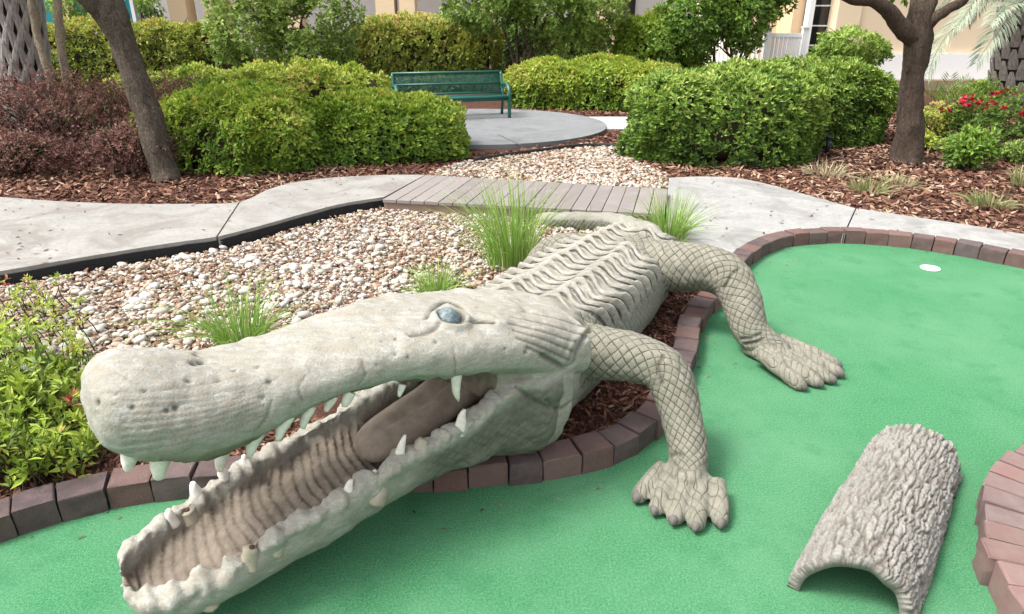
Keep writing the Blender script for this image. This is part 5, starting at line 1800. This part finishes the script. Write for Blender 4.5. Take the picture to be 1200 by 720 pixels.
M['rose'] = m_leaf('rose_petal', [(0, (0.30, 0.008, 0.022)), (.5, (0.50, 0.020, 0.05)), (1, (0.60, 0.07, 0.10))], .5, .2)
leafy('rose_bush', 'rounded bush of red roses beside the glossy green plant', 'rose', G(1131, 164, .05), (.36, .34, .24), 420, 'grey', .06, .35, .33, 20)
leafy('rose_bush', 'larger spreading bush of red roses below the stout palm', 'rose', G(1182, 176, .05), (.55, .42, .33), 620, 'grey', .06, .35, .42, 28)
leafy('green_plant', 'small glossy bright green plant in front of the rose bush', 'plant', G(1131, 196, .05), (.27, .24, .2), 360, 'bright', .075, .4, .22)
leafy('seedling_plant', 'small grey green plant below the larger rose bush', 'plant', G(1190, 190, .05), (.2, .16, .12), 200, 'grey', .05, .5, .12)
leafy('green_plant', 'bright green rounded plant at the foot of the stout palm', 'plant', G(1156, 128, .05), (.42, .35, .26), 420, 'bright', .08, .6, .25)
leafy('low_shrub', 'low olive brown shrub between forked tree and rose bush', 'shrub', G(1095, 160, .05), (.42, .3, .22), 420, 'rust', .06, .55, .22)
leafy('low_plant', 'tiny yellow green plant beside the forked tree trunk', 'plant', G(1084, 174, .05), (.16, .14, .1), 120, 'lime', .06, .7, .1)
# fan palm seedling by the white wall base
def fan(base, n, L):
    base = A(base, float)
    root = empty('dwarf_palm', 'small spiky dwarf palm in front of the white wall base', 'palm', base)
    mb = MB()
    for k in range(n):
        a = 6.28 * k / n + rv.normal(0, .15); el = rv.uniform(.25, 1.3)
        d = A([math.cos(a) * math.cos(el), math.sin(a) * math.cos(el), math.sin(el)])
        S = catmull([base + [0, 0, .12], base + [0, 0, .12] + d * L * .55, base + [0, 0, .12] + d * L + A([0, 0, -.06])], 12)
        T, U, W = frames(S)
        for i in range(3, 12):
            for s in (-1, 1):
                ln = .24 * math.sin(.5 + 2.2 * i / 12)
                tip = S[i] + nrm(W[i] * s + T[i] * 1.0 + U[i] * .3) * ln; m_ = (S[i] + tip) / 2; w = T[i] * .014
                mb.add([S[i], m_ + w, tip, m_ - w], [[0, 1, 2, 3]], tint=rv.uniform(.1, .75))
        part(mb, 'frond', L_['deep'], root, smooth=False); mb = MB()
    tube(mb, [base - [0, 0, .05], base + [0, 0, .2]], [.07, .05], 10)
    part(mb, 'stem', M['fiber'], root)
fan(G(1104, 136, .05), 13, .62)

# heavenly bamboo in the near left corner: stems with whorls of pointed leaflets
def nandina():
    root = empty('nandina_bush', 'lime green leafy shrub with reddish leaves beside the brick border', 'shrub', G(25, 575, .05))
    leaf, stem = MB(), MB()
    spots = []
    for k in range(420):
        px = rv.uniform(-110, 112); py = rv.uniform(440, 578 if px < 60 else 560)
        if px > 124 - abs(py - 540) * .35: continue
        g = G(px, py, .05)
        hgt = rv.uniform(.05, .27) * (1.0 if px < 60 else .5)
        spots.append((g + A([rv.normal(0, .03), rv.normal(0, .03), hgt]), 1.0))
    for k in range(90):
        px = rv.uniform(-60, 110); py = rv.uniform(360, 450)
        spots.append((G(px, py, .05) + A([0, 0, rv.uniform(.05, .2)]), .6))
    for p, sc in spots:
        b = p * [1, 1, 0] + A([rv.normal(0, .04), rv.normal(.02, .03), .04])
        S = limb_path(b, p, rv.normal(0, .02, 3), 6)
        tube(stem, S, np.linspace(.004, .0018, 6), 5)
        nl = rv.integers(3, 6)
        t0 = .72 * rv.beta(2.4, 2.2) if sc == 1 else .9 * rv.beta(3.2, 1.8)
        if rv.uniform() < .05: t0 = .97
        D = rv.normal(0, .35, (nl, 3)) + A([0, 0, 1.0])
        P = A([p + rv.normal(0, .022, 3) for _ in range(nl)])
        leaves(leaf, P, D, .050 * sc * rv.uniform(.8, 1.2), rv, np.full(nl, t0), int(rv.integers(4, 6)), 1.15, .34, .08)
    part(leaf, 'foliage', L_['nandina'], root, smooth=False)
    part(stem, 'stems', M['twig'], root, kind='stuff')
nandina()

# ------------------------------------------------------------------ bench
M['bench'] = m_plain('green_metal', (0.008, 0.085, 0.062), .35, .5, .2, 10)
M['bench_lt'] = M['bench']
def bench():
    fr_ = G(597, 138, .076)                      # front right foot
    ang = math.radians(15)
    ux = A([math.cos(ang), math.sin(ang), 0]); uy = A([-math.sin(ang), math.cos(ang), 0])   # along, towards the back
    W = 1.86
    def P0(x, y, z): return fr_ + ux * (x - W) + uy * y + UP * z
    root = empty('park_bench', 'dark green perforated metal park bench on the round pad', 'bench', fr_ - ux * W / 2)
    def bars(name, lst):
        mb = MB()
        for S, r in lst: tube(mb, A(S), r, 8)
        part(mb, name, M['bench'], root)
    # seat: frame and expanded metal lattice
    def lattice(p00, p10, p11, p01, nx, ny):
        out = []
        p00, p10, p11, p01 = map(A, (p00, p10, p11, p01))
        f = lambda u, v: (p00 * (1 - u) + p10 * u) * (1 - v) + (p01 * (1 - u) + p11 * u) * v
        for i in range(-ny, nx):
            for s in (0, 1):
                us = []
                for v in (0, 1):
                    u = (i + (v if s == 0 else 1 - v) * ny) / nx
                    us.append((u, v))
                (u0, v0), (u1, v1) = us
                c0, c1 = max(0, min(1, u0)), max(0, min(1, u1))
                if c0 == c1: continue
                va = v0 + (v1 - v0) * (c0 - u0) / (u1 - u0); vb = v0 + (v1 - v0) * (c1 - u0) / (u1 - u0)
                out.append(([f(c0, va), f(c1, vb)], .0045))
        return out
    K = .80
    def P(x, y, z): return P0(x, y, z * K)
    lat = lattice(P(0, .04, .43), P(W, .04, .43), P(W, .44, .40), P(0, .44, .40), 40, 9)
    bars('seat', lat + [([P(-.01, .0, .42), P(W + .01, .0, .42)], .026), ([P(0, .02, .375), P(W, .02, .375)], .026), ([P(0, .44, .40), P(W, .44, .40)], .022)])
    lat = lattice(P(0, .47, .46), P(W, .47, .46), P(W, .60, .86), P(0, .60, .86), 40, 9)
    bars('backrest', lat + [([P(-.01, .60, .87), P(W + .01, .60, .87)], .022), ([P(0, .53, .65), P(W, .53, .65)], .016), ([P(0, .47, .46), P(W, .47, .46)], .018)])
    for x in (0, W):
        bars('leg', [(catmull([P(x, .0, 0), P(x, -.0, .35), P(x, .0, .5), P(x, .08, .62), P(x, .22, .66), P(x, .52, .62)], 24), .030)])
        bars('leg', [(catmull([P(x, .52, 0), P(x, .46, .35), P(x, .50, .55), P(x, .60, .87)], 16), .026)])
        bars('armrest', [([P(x, .02, .40), P(x, .46, .40)], .022)])
bench()

# ------------------------------------------------------------------ buildings and fence behind
def m_stucco(name, col):
    n = NT(name, .9, .15)
    f = n.noise(40, 4, .7); b = n.noise(.8, 5, .6)
    c = n.mix(n.rng(b, .35, .7, 0, .25), col, tuple(x * .82 for x in col))
    return n.done(c, n.bump(f, .3, .01))
M['peach'] = m_stucco('peach_stucco', (0.70, 0.50, 0.31))
M['peach_lt'] = m_stucco('pale_peach_stucco', (0.76, 0.61, 0.43))
M['white'] = m_stucco('white_stucco', (0.84, 0.835, 0.82))
M['cream'] = m_stucco('cream_stucco', (0.72, 0.57, 0.38))
M['teal'] = m_stucco('teal_panel', (0.03, 0.24, 0.27))
M['trim'] = m_plain('white_trim', (0.78, 0.78, 0.77), .5, .3, .08)
gl = NT('window_glass', .08, .5); gl.b.inputs['Metallic'].default_value = 0
M['glass'] = gl.done((0.012, 0.014, 0.017))
M['ledge'] = m_plain('ledge_brown', (0.28, 0.20, 0.15), .9)

def house():
    Y = 17.3
    def X(px): return onY(px, 60, Y)[0]
    root = empty('peach_building', 'peach stucco building with white base wall and tall dark window', 'building', (X(1080), Y, .0))
    def bx(name, x0, x1, y0, y1, z0, z1, mat):
        mb = MB(); box(mb, ((x0 + x1) / 2, (y0 + y1) / 2, (z0 + z1) / 2), (x1 - x0, y1 - y0, z1 - z0)); return part(mb, name, mat, root, smooth=False)
    zt = .82
    # right wing, standing forward
    bx('wall', X(998), X(998) + 14, Y, Y + 5, zt, 5.0, M['peach_lt'])
    bx('base_wall', X(1022), X(998) + 14, Y - .12, Y + 5, -.02, zt - .003, M['white'])
    bx('ledge', X(1022), X(1180), Y - .45, Y - .123, -.02, .24, M['ledge'])
    bx('pilaster', X(973), X(1000) - .003, Y - .06, Y + 5, -.02, 5.0, M['peach_lt'])
    # recess with the window
    x0, x1 = X(951), X(973)
    bx('window_frame', X(946), X(952), Y + .25, Y + .5, -.02, 5, M['trim'])
    w = bx('window', x0 + .02, x1 + .1, Y + .42, Y + .5, .75, 4.9, M['glass'])
    for z in (.98, 1.42, 1.86, 2.3, 2.74, 3.2):
        mb = MB(); box(mb, ((x0 + x1) / 2 + .05, Y + .40, z), (x1 - x0 + .06, .035, .03))
        o = part(mb, 'glazing_bar', M['trim'], w, smooth=False)
    bx('sill', x0 + .02, x1 + .02, Y + .3, Y + .41, .66, .745, M['trim'])
    bx('lower_panel', x0 + .02, x1 + .05, Y + .45, Y + .55, -.02, .655, M['trim'])
    # wing farther back to the left
    bx('wall', X(884), X(938), Y + 1.6, Y + 6, -.02, 5, M['peach_lt'])
    bx('wall', X(934), X(947), Y + .6, Y + 6, -.02, 5, M['peach'])
    bx('roof', X(880), X(998) + 14.5, Y - .9, Y + 7, 5.0, 5.35, M['cream'])
house()

def fence():
    Y = 16.2
    x0, x1 = onY(852, 60, Y)[0], onY(940, 60, Y)[0]
    root = empty('picket_fence', 'white vinyl picket fence in front of the peach building', 'fence', ((x0 + x1) / 2, Y, .02))
    zt = onY(900, 38, Y)[2]
    def bx(name, c, s, rz=0):
        mb = MB(); box(mb, c, s, rz); part(mb, name, M['trim'], root, smooth=False)
    def run(p, q, npk):
        p, q = A(p), A(q); d = q - p; L = np.linalg.norm(d); a = math.atan2(d[1], d[0])
        for z in (.3, zt - .06):
            c = (p + q) / 2; bx('rail', (c[0], c[1], z), (L, .045, .085), a)
        for k in range(npk):
            c = p + d * (k + .5) / npk
            bx('picket', (c[0], c[1], zt / 2 + .02), (.075, .024, zt - .1), a)
    m_ = onY(897, 60, Y)[0]
    run((m_, Y), (x1, Y), 9)
    run((x0 - .1, Y + 2.2), (m_, Y), 16)
    for x, y in ((m_, Y), (x1, Y), (x0 - .1, Y + 2.2)):
        mb = MB(); box(mb, (x, y, zt / 2 + .05), (.12, .12, zt + .06)); box(mb, (x, y, zt + .10), (.15, .15, .035))
        part(mb, 'post', M['trim'], root, smooth=False)
fence()

def arcade():
    Y = 27.0
    root = empty('column_building', 'cream columned building behind the tall hedges', 'building', (-6, Y, 0))
    def X(px): return onY(px, 10, Y)[0]
    def bx(name, x0, x1, y0, y1, z0, z1, mat):
        mb = MB(); box(mb, ((x0 + x1) / 2, (y0 + y1) / 2, (z0 + z1) / 2), (x1 - x0, y1 - y0, z1 - z0)); return part(mb, name, mat, root, smooth=False)
    bx('wall', X(-40), X(840), Y + 3, Y + 5, -.02, 5.6, M['white'])
    bx('roof', X(-60), X(850), Y - .3, Y + 6, 5.6, 6.1, M['cream'])
    for a, b in ((197, 218), (238, 262), (330, 350), (440, 462), (468, 486), (560, 585), (700, 722)):
        bx('column', X(a), X(b), Y, Y + .8, -.02, 5.6, M['cream'])
    for a, b in ((720, 760),):
        w = bx('window', X(a), X(b), Y + 2.9, Y + 2.99, .6, 2.4, M['glass'])
arcade()
def kiosk():
    Y = 24.0
    root = empty('teal_kiosk', 'teal panelled kiosk with grey posts behind the left hedge', 'kiosk', (onY(160, 10, Y)[0], Y, 0))
    def X(px): return onY(px, 10, Y)[0]
    def bx(name, x0, x1, y0, y1, z0, z1, mat):
        mb = MB(); box(mb, ((x0 + x1) / 2, (y0 + y1) / 2, (z0 + z1) / 2), (x1 - x0, y1 - y0, z1 - z0)); return part(mb, name, mat, root, smooth=False)
    M['greyp'] = m_plain('grey_post', (0.16, 0.15, 0.155), .7)
    bx('panel', X(36), X(90), Y + .3, Y + .4, -.02, 3, M['teal'])
    bx('panel', X(142), X(175), Y + .3, Y + .4, -.02, 3, M['teal'])
    for a, b, m_ in ((153, 157, M['trim']), (157, 163, M['greyp']), (167, 181, M['greyp']), (181, 186, M['trim']), (72, 80, M['peach'])):
        bx('post', X(a), X(b), Y, Y + .28, -.02, 3, m_)
    bx('roof', X(30), X(190), Y - .4, Y + 2.5, 3.003, 3.2, M['trim'])
kiosk()
# garden lamp: short dark post under the right hedge
p = G(969, 178, .05)
lamp = empty('garden_light', 'short dark blue garden light post under the right hedges', 'lamp', p)
mb = MB(); tube(mb, [p - [0, 0, .03], p + [0, 0, .17]], .03, 14); part(mb, 'post', m_plain('dark_blue_plastic', (0.012, 0.016, 0.028), .4), lamp)
mb = MB(); tube(mb, [p + [0, 0, .172], p + [0, 0, .19], p + [0, 0, .20]], [.045, .04, .015], 14); part(mb, 'cap', M['liner'], lamp)
